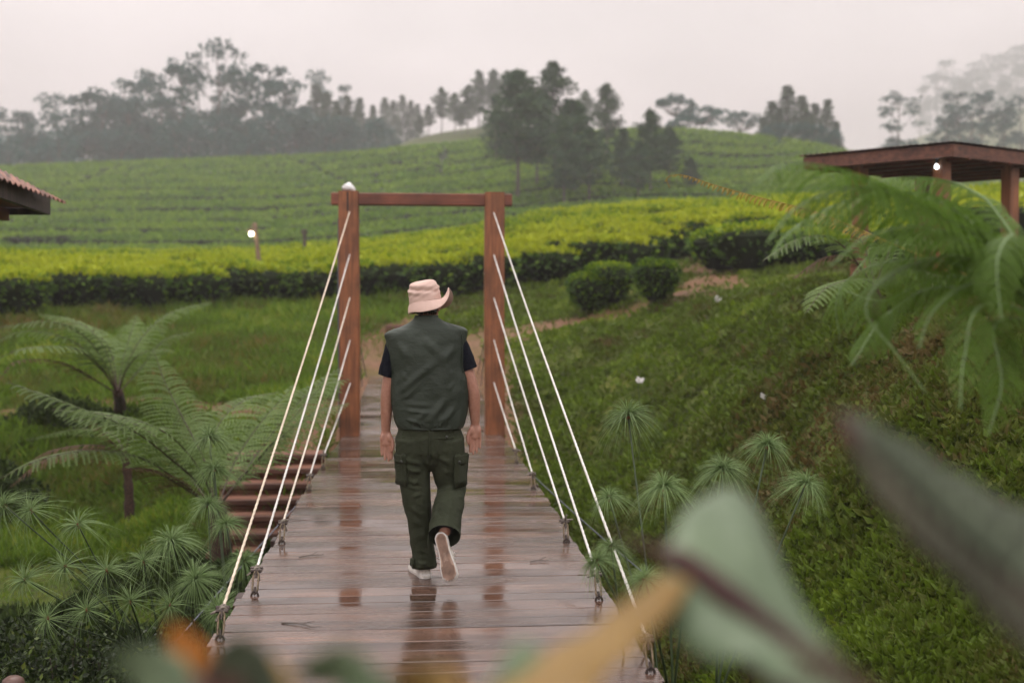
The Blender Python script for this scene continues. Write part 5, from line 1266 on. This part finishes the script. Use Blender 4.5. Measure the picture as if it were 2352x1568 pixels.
# legs (inside the trousers)
T(g, [(-.065, 0, .85), (-.05, .01, .48), (-.02, .0, .09)], [.085, .056, .040])
T(g, [(.105, 0, .85), (.15, .055, .50), (.118, -.20, .335), (.112, -.235, .30)], [.085, .058, .042, .036])
M_skin, nt, b, out = new_mat('tan_skin')
n_ = noise(nt, 45, 4, mapping(nt, (1, 1, 1))); r_ = ramp(nt, [(.3, (.27, .125, .082)), (.7, (.36, .18, .125))], n_.outputs['Fac'])
nt.links.new(r_.outputs[0], b.inputs['Base Color']); b.inputs['Roughness'].default_value = .48
b.inputs['Subsurface Weight'].default_value = .12; b.inputs['Subsurface Radius'].default_value = (.02, .008, .004); b.inputs['Subsurface Scale'].default_value = .5
bump(nt, b, noise(nt, 160, 3, mapping(nt, (1, 1, 1))).outputs['Fac'], .12, .002)
body_me = fuse('body', g, .0042, 4, .5)
link('body', body_me, M_skin, person)

# eyes and hair
M_eye = plain_mat('eye_white', (.7, .68, .65), .2, .02, 10, 0); M_hair = plain_mat('black_hair', (.014, .012, .012), .45, .4, 200, .6)
for s in (-1, 1):
    if s > 0:
        g = Geo(); add_tube(g, smooth_path([(.114, -.245, .30), (.114, -.20, .335)], 4), [.046, .050, .052, .054], sides=14); obj('sock', g, M_hair, person, True)
    g = Geo(); ell(g, hp(s * .03, .084, .012), (.012, .011, .010), HR, 8); obj('eye', g, M_eye, person, True)
g = Geo(); ell(g, hp(0, -.030, .0), (.073, .070, .066), HR, 16)
th_ = rng.random(500) * 2 * np.pi
for a in th_:
    if math.sin(a) > -.25: continue
    p0 = hp(.073 * math.cos(a), -.012 + .085 * math.sin(a), -.012); d = norm(np.array([p0[0] - HEAD[0], p0[1] - HEAD[1], 0])) * .004
    L = .035 + .02 * rng.random()
    add_tube(g, np.array([p0, p0 + d + (0, 0, -L * .5), p0 - d * .6 + (rng.normal() * .003, 0, -L)]), [.003, .0028, .0008], sides=4)
obj('hair', g, M_hair, person, True)
g = Geo(); add_tube(g, smooth_path([hp(-.02, -.094, -.062), hp(.0, -.102, -.064), hp(.022, -.096, -.062)], 8), .0065, sides=6)
ell(g, hp(.004, -.106, -.070), (.008, .006, .012), HR, 7); obj('hat_toggle', g, M_hair, person, True)

# cloth folds: soft ridges along given lines, plus a drifting crumple
def folds(me, segs, crump=.0, cs=18.0, seed=0, zfade=None):
    n = len(me.vertices); co = np.empty(n * 3, np.float32); me.vertices.foreach_get('co', co); co = co.reshape(-1, 3).astype(float)
    no = np.array([v.normal[:] for v in me.vertices])
    d = np.zeros(n)
    for (a, c, w, amp) in segs:
        a = np.asarray(a, float); c = np.asarray(c, float); ab = c - a; L2 = ab @ ab
        t = np.clip((co - a) @ ab / L2, 0, 1); q = co - a - t[:, None] * ab
        r2 = (q ** 2).sum(1); env = np.sin(np.clip(t * .9 + .05, 0, 1) * np.pi) ** .6
        d += amp * env * (np.exp(-r2 / w ** 2) - .55 * np.exp(-r2 / (2.1 * w) ** 2))
    if crump:
        x, y, z = co.T
        w1 = fbm2(x * cs + seed + y * 7, z * cs * .8 + y * cs * .6 + 3, 3); w2 = fbm2((x + z) * cs * .5 + 9, (z - x + y) * cs * .9 + seed, 3)
        c_ = (1 - np.abs(w1) * 5).clip(0, 1) * .6 + w2 * 1.6
        d += crump * c_ * (1 if zfade is None else zfade(co))
    co += no * d[:, None]
    me.vertices.foreach_set('co', co.astype(np.float32).ravel()); me.update()

# vest
def loft(rings, nphi=160, nz=150, cap=True, ex=2.5):
    R_ = np.array(rings, float); t = np.linspace(0, len(R_) - 1, nz)
    Q = np.array([smooth_path(np.c_[R_[:, i], R_[:, i], R_[:, i]], nz)[:, 0] for i in range(R_.shape[1])]).T
    ph = np.linspace(0, 2 * np.pi, nphi, endpoint=False); c = np.cos(ph); s = np.sin(ph)
    cc = np.sign(c) * np.abs(c) ** (2 / ex); ss = np.sign(s) * np.abs(s) ** (2 / ex)
    z, xl, xr, yb, yf = [Q[:, i][:, None] for i in range(5)]
    X = (xl + xr) / 2 + (xr - xl) / 2 * cc; Y = np.where(ss < 0, yb * np.abs(ss) * -1, yf * ss); Z = z + 0 * X
    return np.stack([X, Y, Z], -1)
rings = [(.868, -.155, .200, .100, .100), (.864, -.166, .212, .118, .118), (.872, -.173, .219, .126, .124), (.90, -.184, .229, .132, .128), (.95, -.195, .241, .135, .128), (1.05, -.207, .245, .135, .125), (1.15, -.209, .238, .135, .122),
         (1.22, -.209, .228, .134, .12), (1.30, -.222, .229, .131, .118), (1.375, -.236, .234, .120, .108), (1.415, -.241, .238, .108, .10), (1.437, -.205, .237, .099, .094), (1.452, -.158, .212, .092, .088), (1.470, -.118, .152, .083, .08), (1.490, -.086, .100, .076, .072),
         (1.508, -.070, .071, .072, .068), (1.522, -.065, .067, .066, .064), (1.521, -.058, .060, .058, .058)]
G_ = loft(rings, 200, 190)
nz, npn = G_.shape[:2]; V = G_.reshape(-1, 3)
# crumple of thin cloth, gathered hem
ph = np.linspace(0, 2 * np.pi, npn, endpoint=False)[None, :]; Zg = G_[..., 2]; Xg = G_[..., 0]
i = np.arange(nz - 1)[:, None] * npn; j = np.arange(npn)[None, :]; j2 = (j + 1) % npn
F = np.stack([i + j, i + j2, i + npn + j2, i + npn + j], -1).reshape(-1, 4)
vest_me = make_mesh('vest', Geo().add(V, F), True)
yB = -.13
segs = []
def fb(x0, z0, x1, z1, w, a): segs.append(((x0, yB, z0), (x1, yB, z1), w, a))
fb(-.19, 1.39, -.10, 1.28, .022, .010); fb(-.13, 1.33, -.14, 1.06, .020, .006)
fb(.20, 1.37, .10, 1.26, .022, .010); fb(.12, 1.30, .14, 1.08, .022, .006)
fb(.05, 1.25, -.16, 1.07, .020, .008); fb(.01, 1.16, -.18, 1.00, .014, .005)
fb(-.03, 1.44, .0, 1.38, .012, .008); fb(.03, 1.44, .0, 1.36, .012, .006); fb(0, 1.38, .08, 1.30, .02, .006)
fb(-.18, .98, .02, .965, .010, .006); fb(-.17, .935, -.02, .90, .010, .007); fb(-.15, 1.02, .05, 1.0, .012, .004)
fb(.03, .93, .11, 1.03, .018, .010); fb(.10, .91, .17, .99, .016, .009); fb(.16, .96, .23, 1.06, .018, .008); fb(-.05, .92, .02, .98, .014, .006)
fb(.215, 1.22, .15, 1.19, .012, .009); fb(.21, 1.17, .14, 1.10, .012, .008); fb(-.20, 1.22, -.12, 1.17, .012, .009); fb(-.2, 1.15, -.13, 1.10, .012, .008); fb(-.2, 1.08, -.14, 1.05, .01, .008)
for q in range(26):
    x = -.165 + q * .0148; fb(x, .872, x + rng.normal() * .012, .885 + .02 * rng.random(), .0048, .006)
for q in range(14):
    z = 1.24 + q * .014
    fb(-.225, z, -.2 + .01 * rng.random(), z - .012, .006, .005); fb(.228, z, .205 - .01 * rng.random(), z - .012, .006, .005)
segs = [(a, c_, w * 1.25, am * 2.3) for a, c_, w, am in segs]; folds(vest_me, segs, .008, 7, 2)
M_vest, nt, b, out = new_mat('dark_green_nylon')
n_ = noise(nt, 3.5, 5, mapping(nt, (1, 1, 1))); r_ = ramp(nt, [(.3, (.019, .026, .018)), (.7, (.030, .039, .028))], n_.outputs['Fac'])
nt.links.new(r_.outputs[0], b.inputs['Base Color']); b.inputs['Roughness'].default_value = .55; b.inputs['Specular IOR Level'].default_value = .25
w1 = noise(nt, 26, 4, mapping(nt, (1, 1, 1.8)), .6); w2 = noise(nt, 900, 2, mapping(nt, (1, 1, 1)))
mm = N(nt, 'ShaderNodeMath', operation='MULTIPLY_ADD'); mm.inputs[1].default_value = .06
nt.links.new(w2.outputs['Fac'], mm.inputs[0]); nt.links.new(w1.outputs['Fac'], mm.inputs[2]); bump(nt, b, mm.outputs[0], .5, .009)
vest = link('vest', vest_me, M_vest, person)
# piping round the arm openings and hem, stitched seams
g = Geo()
for s in (-1, 1):
    pts = [(-.2415, z_) for z_ in (0,)]
    zz = np.linspace(1.425, 1.19, 16); xe = np.interp(zz, [1.19, 1.22, 1.30, 1.375, 1.415, 1.437], [.210, .213, .226, .239, .244, .238]) if s < 0 else np.interp(zz, [1.19, 1.22, 1.30, 1.375, 1.415, 1.437], [.234, .232, .233, .238, .242, .241])
    for yy in (-.055, .05):
        ybz = np.interp(zz, [1.19, 1.30, 1.375, 1.415, 1.437], [.134, .131, .120, .108, .099]); xc_ = np.interp(zz, [1.19, 1.437], [.011, .012]); xs_ = xc_ + s * (xe - s * xc_) * (1 - (abs(yy * 1.25) / ybz) ** 2.5) ** .4; add_tube(g, np.stack([xs_, np.full(16, yy * 1.25), zz], -1), .0034, sides=6)
    top = smooth_path([(s * xe[0], -.055, zz[0]), (s * (xe[0] + .001), 0, zz[0] + .012), (s * xe[0], .05, zz[0])], 8)
ph_ = np.linspace(0, 2 * np.pi, 80); c = np.cos(ph_); s_ = np.sin(ph_); cc = np.sign(c) * np.abs(c) ** .8; ss = np.sign(s_) * np.abs(s_) ** .8
add_tube(g, np.stack([.023 + .190 * cc, .120 * ss, .869 + .003 * np.cos(ph_ * 2)], -1), .0065, sides=6)
obj('piping', g, M_vest, vest, True)

# t-shirt sleeves
M_shirt = plain_mat('black_navy_jersey', (.005, .006, .010), .9, .3, 60, .2, 0, .12)
g = Geo(); T(g, [(-.16, 0, 1.39), (-.195, -.002, 1.30), (-.232, -.004, 1.172)], [.062, .056, .051], [.064, .060, .054]); 
sl = fuse('sleeve', g, .006, 2); 
def cutoff(me, p, nrm, sel=None):
    bm = bmesh.new(); bm.from_mesh(me); fs_ = [f for f in bm.faces if sel is None or sel(f.calc_center_median())]; es_ = list({e for f in fs_ for e in f.edges}); vs_ = list({v for f in fs_ for v in f.verts}); bmesh.ops.bisect_plane(bm, geom=vs_ + es_ + fs_, plane_co=p, plane_no=nrm, clear_outer=True); bm.to_mesh(me); bm.free()
cutoff(sl, (-.232, 0, 1.168), (-.28, 0, -1)); folds(sl, [((-.26, -.04, 1.22), (-.22, -.05, 1.19), .01, .004), ((-.25, -.04, 1.28), (-.21, -.05, 1.24), .01, .004)], .003, 20, 1)
link('sleeve', sl, M_shirt, person)
g = Geo(); T(g, [(.16, 0, 1.39), (.205, -.002, 1.32), (.253, -.004, 1.205)], [.062, .056, .051], [.064, .060, .054]); sl = fuse('sleeve', g, .006, 2)
cutoff(sl, (.253, 0, 1.208), (.36, 0, -1)); folds(sl, [((.28, -.04, 1.26), (.23, -.05, 1.23), .01, .004)], .003, 20, 5)
link('sleeve', sl, M_shirt, person)

# trousers
g = Geo()
T(g, [(.022, 0, .875), (.022, 0, .80), (.024, .0, .72)], [.180, .190, .185], [.112, .120, .112], sides=28)
T(g, [(-.078, 0, .80), (-.076, 0, .70), (-.073, .0, .60), (-.066, .0, .53), (-.056, .0, .44), (-.043, .0, .33), (-.032, .0, .22), (-.020, .0, .12), (-.017, .0, .052)],
  [.10, .098, .092, .090, .081, .0735, .066, .066, .073], [.112, .110, .104, .098, .092, .088, .082, .080, .088], sides=24, n=60)
T(g, [(.122, 0, .80), (.127, .005, .70), (.132, .015, .62), (.143, .035, .545), (.150, .045, .495)], [.098, .098, .098, .093, .084], [.112, .112, .106, .098, .086], sides=24, n=36)
T(g, [(.150, .045, .500), (.140, -.04, .450), (.124, -.12, .390), (.106, -.300, .235)], [.084, .086, .087, .090], [.086, .086, .088, .096], sides=24, n=34)
tr = fuse('trousers', g, .0058, 4)
cutoff(tr, (0, 0, .040), (0, 0, -1)); cutoff(tr, (.108, -.254, .270), (-.07, -.80, -.60), lambda c: c.x > .025 and c.y < -.095 and .15 < c.z < .46)
S = []
def ft(x0, y0, z0, x1, y1, z1, w, a): S.append(((x0, y0, z0), (x1, y1, z1), w, a))
yb = -.105
ft(-.15, yb, .70, -.02, yb, .66, .014, .009); ft(-.14, yb, .655, -.0, yb, .60, .014, .010); ft(-.13, yb, .61, .01, yb, .63, .012, .007)
ft(-.13, yb, .565, -.01, yb, .545, .012, .011); ft(-.12, yb, .53, -.03, yb, .515, .012, .010); ft(-.01, yb, .60, -.10, yb, .52, .010, .008); ft(.0, -.1, .50, -.08, -.1, .47, .012, .009)
ft(-.11, -.09, .42, -.02, -.09, .36, .016, .006); ft(-.09, -.09, .33, .0, -.09, .30, .014, .005)
ft(-.09, -.09, .17, .03, -.09, .135, .013, .008); ft(-.08, -.09, .125, .04, -.09, .105, .011, .008); ft(-.08, -.09, .085, .03, -.09, .075, .012, .009); ft(-.07, -.08, .25, -.03, -.085, .14, .014, .006)
ft(.02, yb, .78, .02, yb, .64, .010, -.010); ft(.03, yb, .72, .16, yb, .66, .016, .007); ft(.05, yb, .64, .17, yb, .58, .014, .009); ft(.06, yb, .59, .17, yb, .55, .014, .009); ft(.10, -.09, .53, .22, -.08, .545, .016, .012)
ft(.06, -.06, .49, .20, -.05, .515, .012, .012); ft(.07, -.12, .45, .20, -.10, .47, .012, .010); ft(.06, -.17, .42, .19, -.15, .40, .014, .009); ft(.05, -.22, .37, .18, -.21, .385, .013, .009)
ft(.05, -.27, .32, .18, -.26, .335, .012, .009); ft(.07, -.30, .29, .17, -.30, .27, .012, .007); ft(.04, -.2, .43, .10, -.28, .30, .014, .008)
S = [(a, c_, w * 1.1, am * 2.0) for a, c_, w, am in S]; folds(tr, S, .008, 10, 6)
M_tr, nt, b, out = new_mat('olive_cotton_twill')
n_ = noise(nt, 4, 5, mapping(nt, (1, 1, 1))); r_ = ramp(nt, [(.3, (.021, .025, .013)), (.7, (.035, .041, .023))], n_.outputs['Fac'])
nt.links.new(r_.outputs[0], b.inputs['Base Color']); b.inputs['Roughness'].default_value = .85; b.inputs['Specular IOR Level'].default_value = .2
w1 = noise(nt, 30, 4, mapping(nt, (1, 1, 1.6)), .6); w2 = noise(nt, 700, 2, mapping(nt, (1, 1, 1)))
mm = N(nt, 'ShaderNodeMath', operation='MULTIPLY_ADD'); mm.inputs[1].default_value = .12
nt.links.new(w2.outputs['Fac'], mm.inputs[0]); nt.links.new(w1.outputs['Fac'], mm.inputs[2]); bump(nt, b, mm.outputs[0], .6, .01)
trs = link('trousers', tr, M_tr, person)
def slab(name, w, h, t, c, rz, parent, ry=0, rx=0):
    g = Geo(); R3 = np.array(Matrix.Rotation(rz, 3, 'Z') @ Matrix.Rotation(ry, 3, 'Y') @ Matrix.Rotation(rx, 3, 'X'))
    bm = bmesh.new(); bmesh.ops.create_cube(bm, size=1)
    for v in bm.verts: v.co = Vector((v.co.x * w, v.co.y * t, v.co.z * h))
    bmesh.ops.bevel(bm, geom=bm.edges[:], offset=min(t, w, h) * .28, segments=2, affect='EDGES')
    bmesh.ops.subdivide_edges(bm, edges=[e for e in bm.edges if e.calc_length() > .03], cuts=4, use_grid_fill=True)
    for v in bm.verts:
        v.co.y += .004 * math.sin(v.co.x * 60 + v.co.z * 35) * (1 if v.co.y < 0 else .3)
        v.co = Vector(R3 @ np.array(v.co[:]) + np.array(c))
    me = bpy.data.meshes.new(name); bm.to_mesh(me); bm.free()
    for p in me.polygons: p.use_smooth = True
    return link(name, me, M_tr, parent)
M_btn = plain_mat('dark_horn_button', (.03, .032, .025), .35, .3, 80, 0)
def button(c, nrm, parent, r=.0085):
    nrm = norm(nrm); g = Geo(); add_tube(g, np.array([np.asarray(c), np.asarray(c) + nrm * .004]), [r, r * .92], sides=14)
    add_tube(g, np.array([np.asarray(c) + nrm * .004, np.asarray(c) + nrm * .0055]), [r * .55, r * .5], sides=10); obj('button', g, M_btn, parent, True)
# back corners of the cargo pockets, flaps buttoned
slab('cargo_pocket', .125, .178, .026, (-.146, -.052, .622), math.radians(-60), trs, ry=math.radians(0))
slab('pocket_flap', .130, .066, .030, (-.149, -.055, .690), math.radians(-60), trs)
button((-.142, -.108, .680), (-.35, -1, 0), trs)
slab('cargo_pocket', .125, .185, .026, (.203, -.050, .615), math.radians(58), trs)
slab('pocket_flap', .130, .070, .030, (.206, -.053, .684), math.radians(58), trs)
button((.196, -.108, .676), (.3, -1, 0), trs)
g = Geo(); add_tube(g, smooth_path([(.055, -.117, .815), (.11, -.113, .812), (.165, -.098, .816)], 8), .0035, sides=6); obj('welt_pocket', g, M_tr, trs)
button((.122, -.1175, .822), (.1, -1, 0), trs)
g = Geo(); add_tube(g, smooth_path([(.022, -.124, .86), (.022, -.126, .80), (.022, -.120, .72), (.02, -.09, .65)], 14), .004, sides=6); obj('back_seam', g, M_tr, trs, True)
slab('hem_tab', .03, .045, .008, (-.082, -.066, .085), math.radians(-48), trs)

# shoes
M_sole = plain_mat('white_rubber', (.60, .57, .53), .55, .12, 30, .1); M_canvas = plain_mat('off_white_canvas', (.56, .52, .46), .85, .15, 120, .3); M_tread = plain_mat('muddy_gum_rubber', (.36, .25, .19), .7, .40, 14, .3)
M_lace = plain_mat('white_lace', (.62, .6, .56), .8, .1, 60, .1)
def sole_outline(n=48):
    # s along the foot (heel 0 to toe .285), half widths left and right
    ss_ = np.array([0, .02, .06, .11, .16, .20, .235, .265, .285]); wl = np.array([0, .028, .034, .033, .038, .045, .044, .032, 0]); wr = np.array([0, .028, .034, .030, .034, .043, .041, .028, 0])
    a = np.linspace(0, np.pi, n); s = .1425 - .1425 * np.cos(a)
    def wid(w): return np.interp(s, ss_, w) ** 1.0
    L_ = wid(wl); R_ = wid(wr); 
    e = np.sqrt(np.clip(1 - ((s - .1425) / .1425) ** 2, 0, 1)); k = np.clip(e / .62, 0, 1)
    base = lambda w_: np.where(e < .62, w_ * 1.0, w_)
    # round heel and toe
    rl = np.interp(s, [0, .03, .06, .11, .16, .20, .225, .285], [.036, .036, .036, .034, .039, .046, .047, .047]) * k ** .8
    rr_ = np.interp(s, [0, .03, .06, .11, .16, .20, .225, .285], [.036, .036, .036, .031, .035, .043, .044, .044]) * k ** .8
    return np.concatenate([np.c_[s, rl], np.c_[s, -rr_][::-1][1:-1]])
def make_shoe(frame, o_, mirror=1):
    """frame: columns = along, across, up"""
    Fm = np.asarray(frame).T; O = np.asarray(o_)
    tw = lambda P_: O + np.asarray(P_) @ Fm
    ol = sole_outline(); ol = np.c_[ol[:, 0], ol[:, 1] * mirror]; n = len(ol)
    g = Geo(); lv = [(0, .97), (.004, 1.0), (.026, 1.0), (.030, .97)]
    V = np.concatenate([np.c_[.1425 + (ol[:, 0] - .1425) * k, ol[:, 1] * k, np.full(n, z) + .010 * np.clip((ol[:, 0] - .21) / .075, 0, 1) ** 2] for z, k in lv])
    i = np.arange(len(lv) - 1)[:, None] * n; j = np.arange(n)[None, :]; j2 = (j + 1) % n
    F = np.stack([i + j, i + j2, i + n + j2, i + n + j], -1).reshape(-1, 4); g.add(tw(V), F); g.f.append(np.arange(n)[None, :]); g.f.append((np.arange(n) + n * (len(lv) - 1))[::-1][None, :])
    sh = obj('shoe', g, M_sole, person)
    # upper
    g = Geo(); rows = [(.028, .93, 0, .1425), (.045, .90, 0, .1425), (.060, .80, -.008, .13), (.078, .66, -.035, .10), (.098, .50, -.060, .08)]
    V = []
    for z, k, sh_, c0 in rows:
        ks = 1 - (1 - k) * (1.15); x = .1425 + (ol[:, 0] - .1425) * ks + sh_ * .9; V.append(np.c_[x, ol[:, 1] * (.96 if z < .05 else .86 if z < .07 else .80), z - .018 * np.clip((x - .16) / .1, 0, 1) * (z - .02) / .05])
    V = np.concatenate(V); nr_ = len(rows); i = np.arange(nr_ - 1)[:, None] * n
    F = np.stack([i + j, i + j2, i + n + j2, i + n + j], -1).reshape(-1, 4); g.add(tw(V), F); g.f.append((np.arange(n) + n * (nr_ - 1))[::-1][None, :])
    obj('upper', g, M_canvas, sh, True)
    g = Geo(); th = np.linspace(0, 1, 20)
    band = np.c_[.1425 + (ol[:, 0] - .1425) * 1.004, ol[:, 1] * 1.012, np.full(n, .0165)]; band = np.vstack([band, band[:1]])
    add_tube(g, tw(band), .0022, sides=5); obj('foxing_stripe', g, M_canvas, sh)
    g = Geo()
    for q in range(4):
        x = .135 + q * .022; add_tube(g, tw(smooth_path([(x, -.03, .062 - q * .006), (x + .004, 0, .082 - q * .008), (x + .008, .03, .062 - q * .006)], 8)), .003, sides=5)
    for e in (-1, 1):
        add_tube(g, tw(smooth_path([(.13, 0, .085), (.135, e * .028, .09), (.14, e * .05, .06), (.128, e * .052, .035)], 10)), .0028, sides=5)
        add_tube(g, tw(smooth_path([(.13, 0, .085), (.15, e * .02, .10), (.16, e * .045, .07), (.14, e * .03, .075)], 10)), .0026, sides=5)
    obj('laces', g, M_lace, sh, True)
    return sh, tw, ol
a_ = math.radians(17)
fr = np.array([[-math.sin(a_), math.cos(a_), 0], [-math.cos(a_), -math.sin(a_), 0], [0, 0, 1]]).T
shoeL, tw, ol = make_shoe(fr, (.002, -.055, -.021), 1)
along = norm(np.array([.066, -.085, -.265])); nrm_ = np.array([.02, -.93, -.30]); up_ = -norm(nrm_ - along * (nrm_ @ along)); acr = np.cross(up_, along)
shoeR, tw, ol = make_shoe(np.stack([along, acr, up_], 1), (.084, -.270, .300), -1)
# patterned outsole: rim, herringbone bars, badge outline
g = Geo(); n = len(ol); ins = np.c_[.1425 + (ol[:, 0] - .1425) * .93, ol[:, 1] * .86, np.full(n, -.0015)]
g.add(tw(ins), [np.arange(n)])
tread = obj('outsole', g, M_tread, shoeR)
g = Geo()
def inside(s, t):
    r_ = np.interp(s, [0, .03, .06, .11, .16, .20, .225, .285], [.036, .036, .036, .031, .035, .043, .044, .044]) * np.clip(np.sqrt(max(0, 1 - ((s - .1425) / .1425) ** 2)) / .62, 0, 1) ** .8 * .84
    return abs(t) < r_
for q in range(46):
    s0 = .012 + q * .0059
    for e in (-1, 1):
        pts = [(s0 + .0, 0), (s0 + .010, e * .012), (s0 + .020, e * .024), (s0 + .030, e * .036)]
        pts = [p for p in pts if inside(p[0], p[1]) and not (.115 < p[0] < .165 and abs(p[1]) < .011)]
        if len(pts) >= 2: add_tube(g, tw([(a, b_, -.0025) for a, b_ in pts]), .0014, .0016, sides=4)
bd = [(.118, -.008), (.162, -.008), (.162, .008), (.118, .008), (.118, -.008)]
add_tube(g, tw([(a, b_, -.003) for a, b_ in bd]), .0012, sides=4)
add_tube(g, tw(smooth_path([(.125, -.004, -.003), (.135, .004, -.003), (.145, .0, -.003), (.155, .004, -.003)], 10)), .001, sides=4)
tag(obj('tread', g, plain_mat('worn_tread', (.24, .15, .11), .7, .5, 20, .2), shoeR), kind='stuff')

# bucket hat
M_hat, nt, b, out = new_mat('beige_cotton_canvas')
n_ = noise(nt, 9, 5, mapping(nt, (1, 1, 1))); r_ = ramp(nt, [(.3, (.49, .335, .28)), (.7, (.57, .41, .35))], n_.outputs['Fac'])
nt.links.new(r_.outputs[0], b.inputs['Base Color']); b.inputs['Roughness'].default_value = .85
w1 = noise(nt, 28, 5, mapping(nt, (1, 1, 1)), .6); bump(nt, b, w1.outputs['Fac'], .35, .008)
hat_c = np.array([-.004, .03, 1.601]); roll = math.radians(-9); HT = np.array(Matrix.Rotation(roll, 3, 'Y') @ Matrix.Rotation(math.radians(-3), 3, 'X'))
nph, ncr, nbr = 120, 40, 26
ph = np.linspace(0, 2 * np.pi, nph, endpoint=False)
prof = [(1.0, 0.0), (.985, .03), (.965, .06), (.93, .088), (.85, .110), (.70, .124), (.45, .131), (.2, .133), (0.02, .133)]
pp = smooth_path([(a, 0, b_) for a, b_ in prof], ncr)
crown = np.stack([np.outer(pp[:, 0], .096 * np.cos(ph)), np.outer(pp[:, 0], .114 * np.sin(ph)), np.repeat(pp[:, 2][:, None], nph, 1)], -1)
# slumped creases across the back of the crown
cw = crown.copy()
A_ = ph[None, :]; Zc = crown[..., 2]
cr = .0050 * np.sin(A_ * 2.0 + Zc * 110) * np.exp(-((Zc - .080) / .030) ** 2) + .0035 * np.sin(A_ * 4 + Zc * 150 + 1) * np.exp(-((Zc - .07) / .028) ** 2) + .0022 * np.sin(A_ * 6 - Zc * 210) * np.exp(-((Zc - .06) / .03) ** 2)
rad = np.stack([np.cos(A_) + 0 * Zc, np.sin(A_) + 0 * Zc, .25 + 0 * Zc], -1)
cw += rad * cr[..., None]
cw[..., 2] -= .012 * np.exp(-((cw[..., 0] + .02) ** 2 + (cw[..., 1] + .06) ** 2) / .045 ** 2)
t = np.linspace(0, 1, nbr)[:, None]
an = ph[None, :]
# slope of the brim: dropping at the back and left, turned up at the right
slope = np.radians(-60 + 0 * an) + np.radians(108) * np.exp(-((np.angle(np.exp(1j * (an + .22)))) / .62) ** 2) + np.radians(24) * np.exp(-((np.angle(np.exp(1j * (an - np.pi / 2)))) / .8) ** 2) + np.radians(-20) * np.exp(-((np.angle(np.exp(1j * (an - np.pi)))) / .8) ** 2) + np.radians(-14) * np.exp(-((np.angle(np.exp(1j * (an + 1.25)))) / .45) ** 2) + np.radians(5) * np.sin(4 * an + .6)
Lb = .060 + .004 * np.sin(2 * an + 1) + .018 * np.exp(-((np.angle(np.exp(1j * (an + .3)))) / .6) ** 2) + .010 * np.exp(-((np.angle(np.exp(1j * (an + 1.35)))) / .5) ** 2) - .014 * np.exp(-((np.angle(np.exp(1j * (an - np.pi)))) / .9) ** 2)
sl2 = slope * (.75 + .25 * t) + np.radians(-8) * (1 - t)
ro_ = Lb * t * np.cos(sl2); zo = Lb * t * np.sin(sl2) + .003 * np.sin(an * 6 + t * 3) * t
zo = zo + .0008 * np.sin(t * 2 * np.pi * 9)
brim = np.stack([(.096 + ro_) * np.cos(an), (.114 + ro_) * np.sin(an), zo], -1)
g = Geo()
for Gd in (cw, brim):
    a, c_ = Gd.shape[:2]; i = np.arange(a - 1)[:, None] * c_; j = np.arange(c_)[None, :]; j2 = (j + 1) % c_
    F = np.stack([i + j, i + j2, i + c_ + j2, i + c_ + j], -1).reshape(-1, 4)
    g.add(hat_c + Gd.reshape(-1, 3) @ HT.T, F)
hat = obj('bucket_hat', g, M_hat, person, True)
sm = hat.modifiers.new('thick', 'SOLIDIFY'); sm.thickness = .003
for nm_, arr in (('band_seam', cw[1] * [1.008, 1.008, 1]), ('brim_edge', brim[-1])):
    g = Geo(); q = hat_c + np.vstack([arr, arr[:1]]) @ HT.T; add_tube(g, q, .0026 if nm_ == 'brim_edge' else .0018, sides=5); obj(nm_, g, M_hat, hat, True)
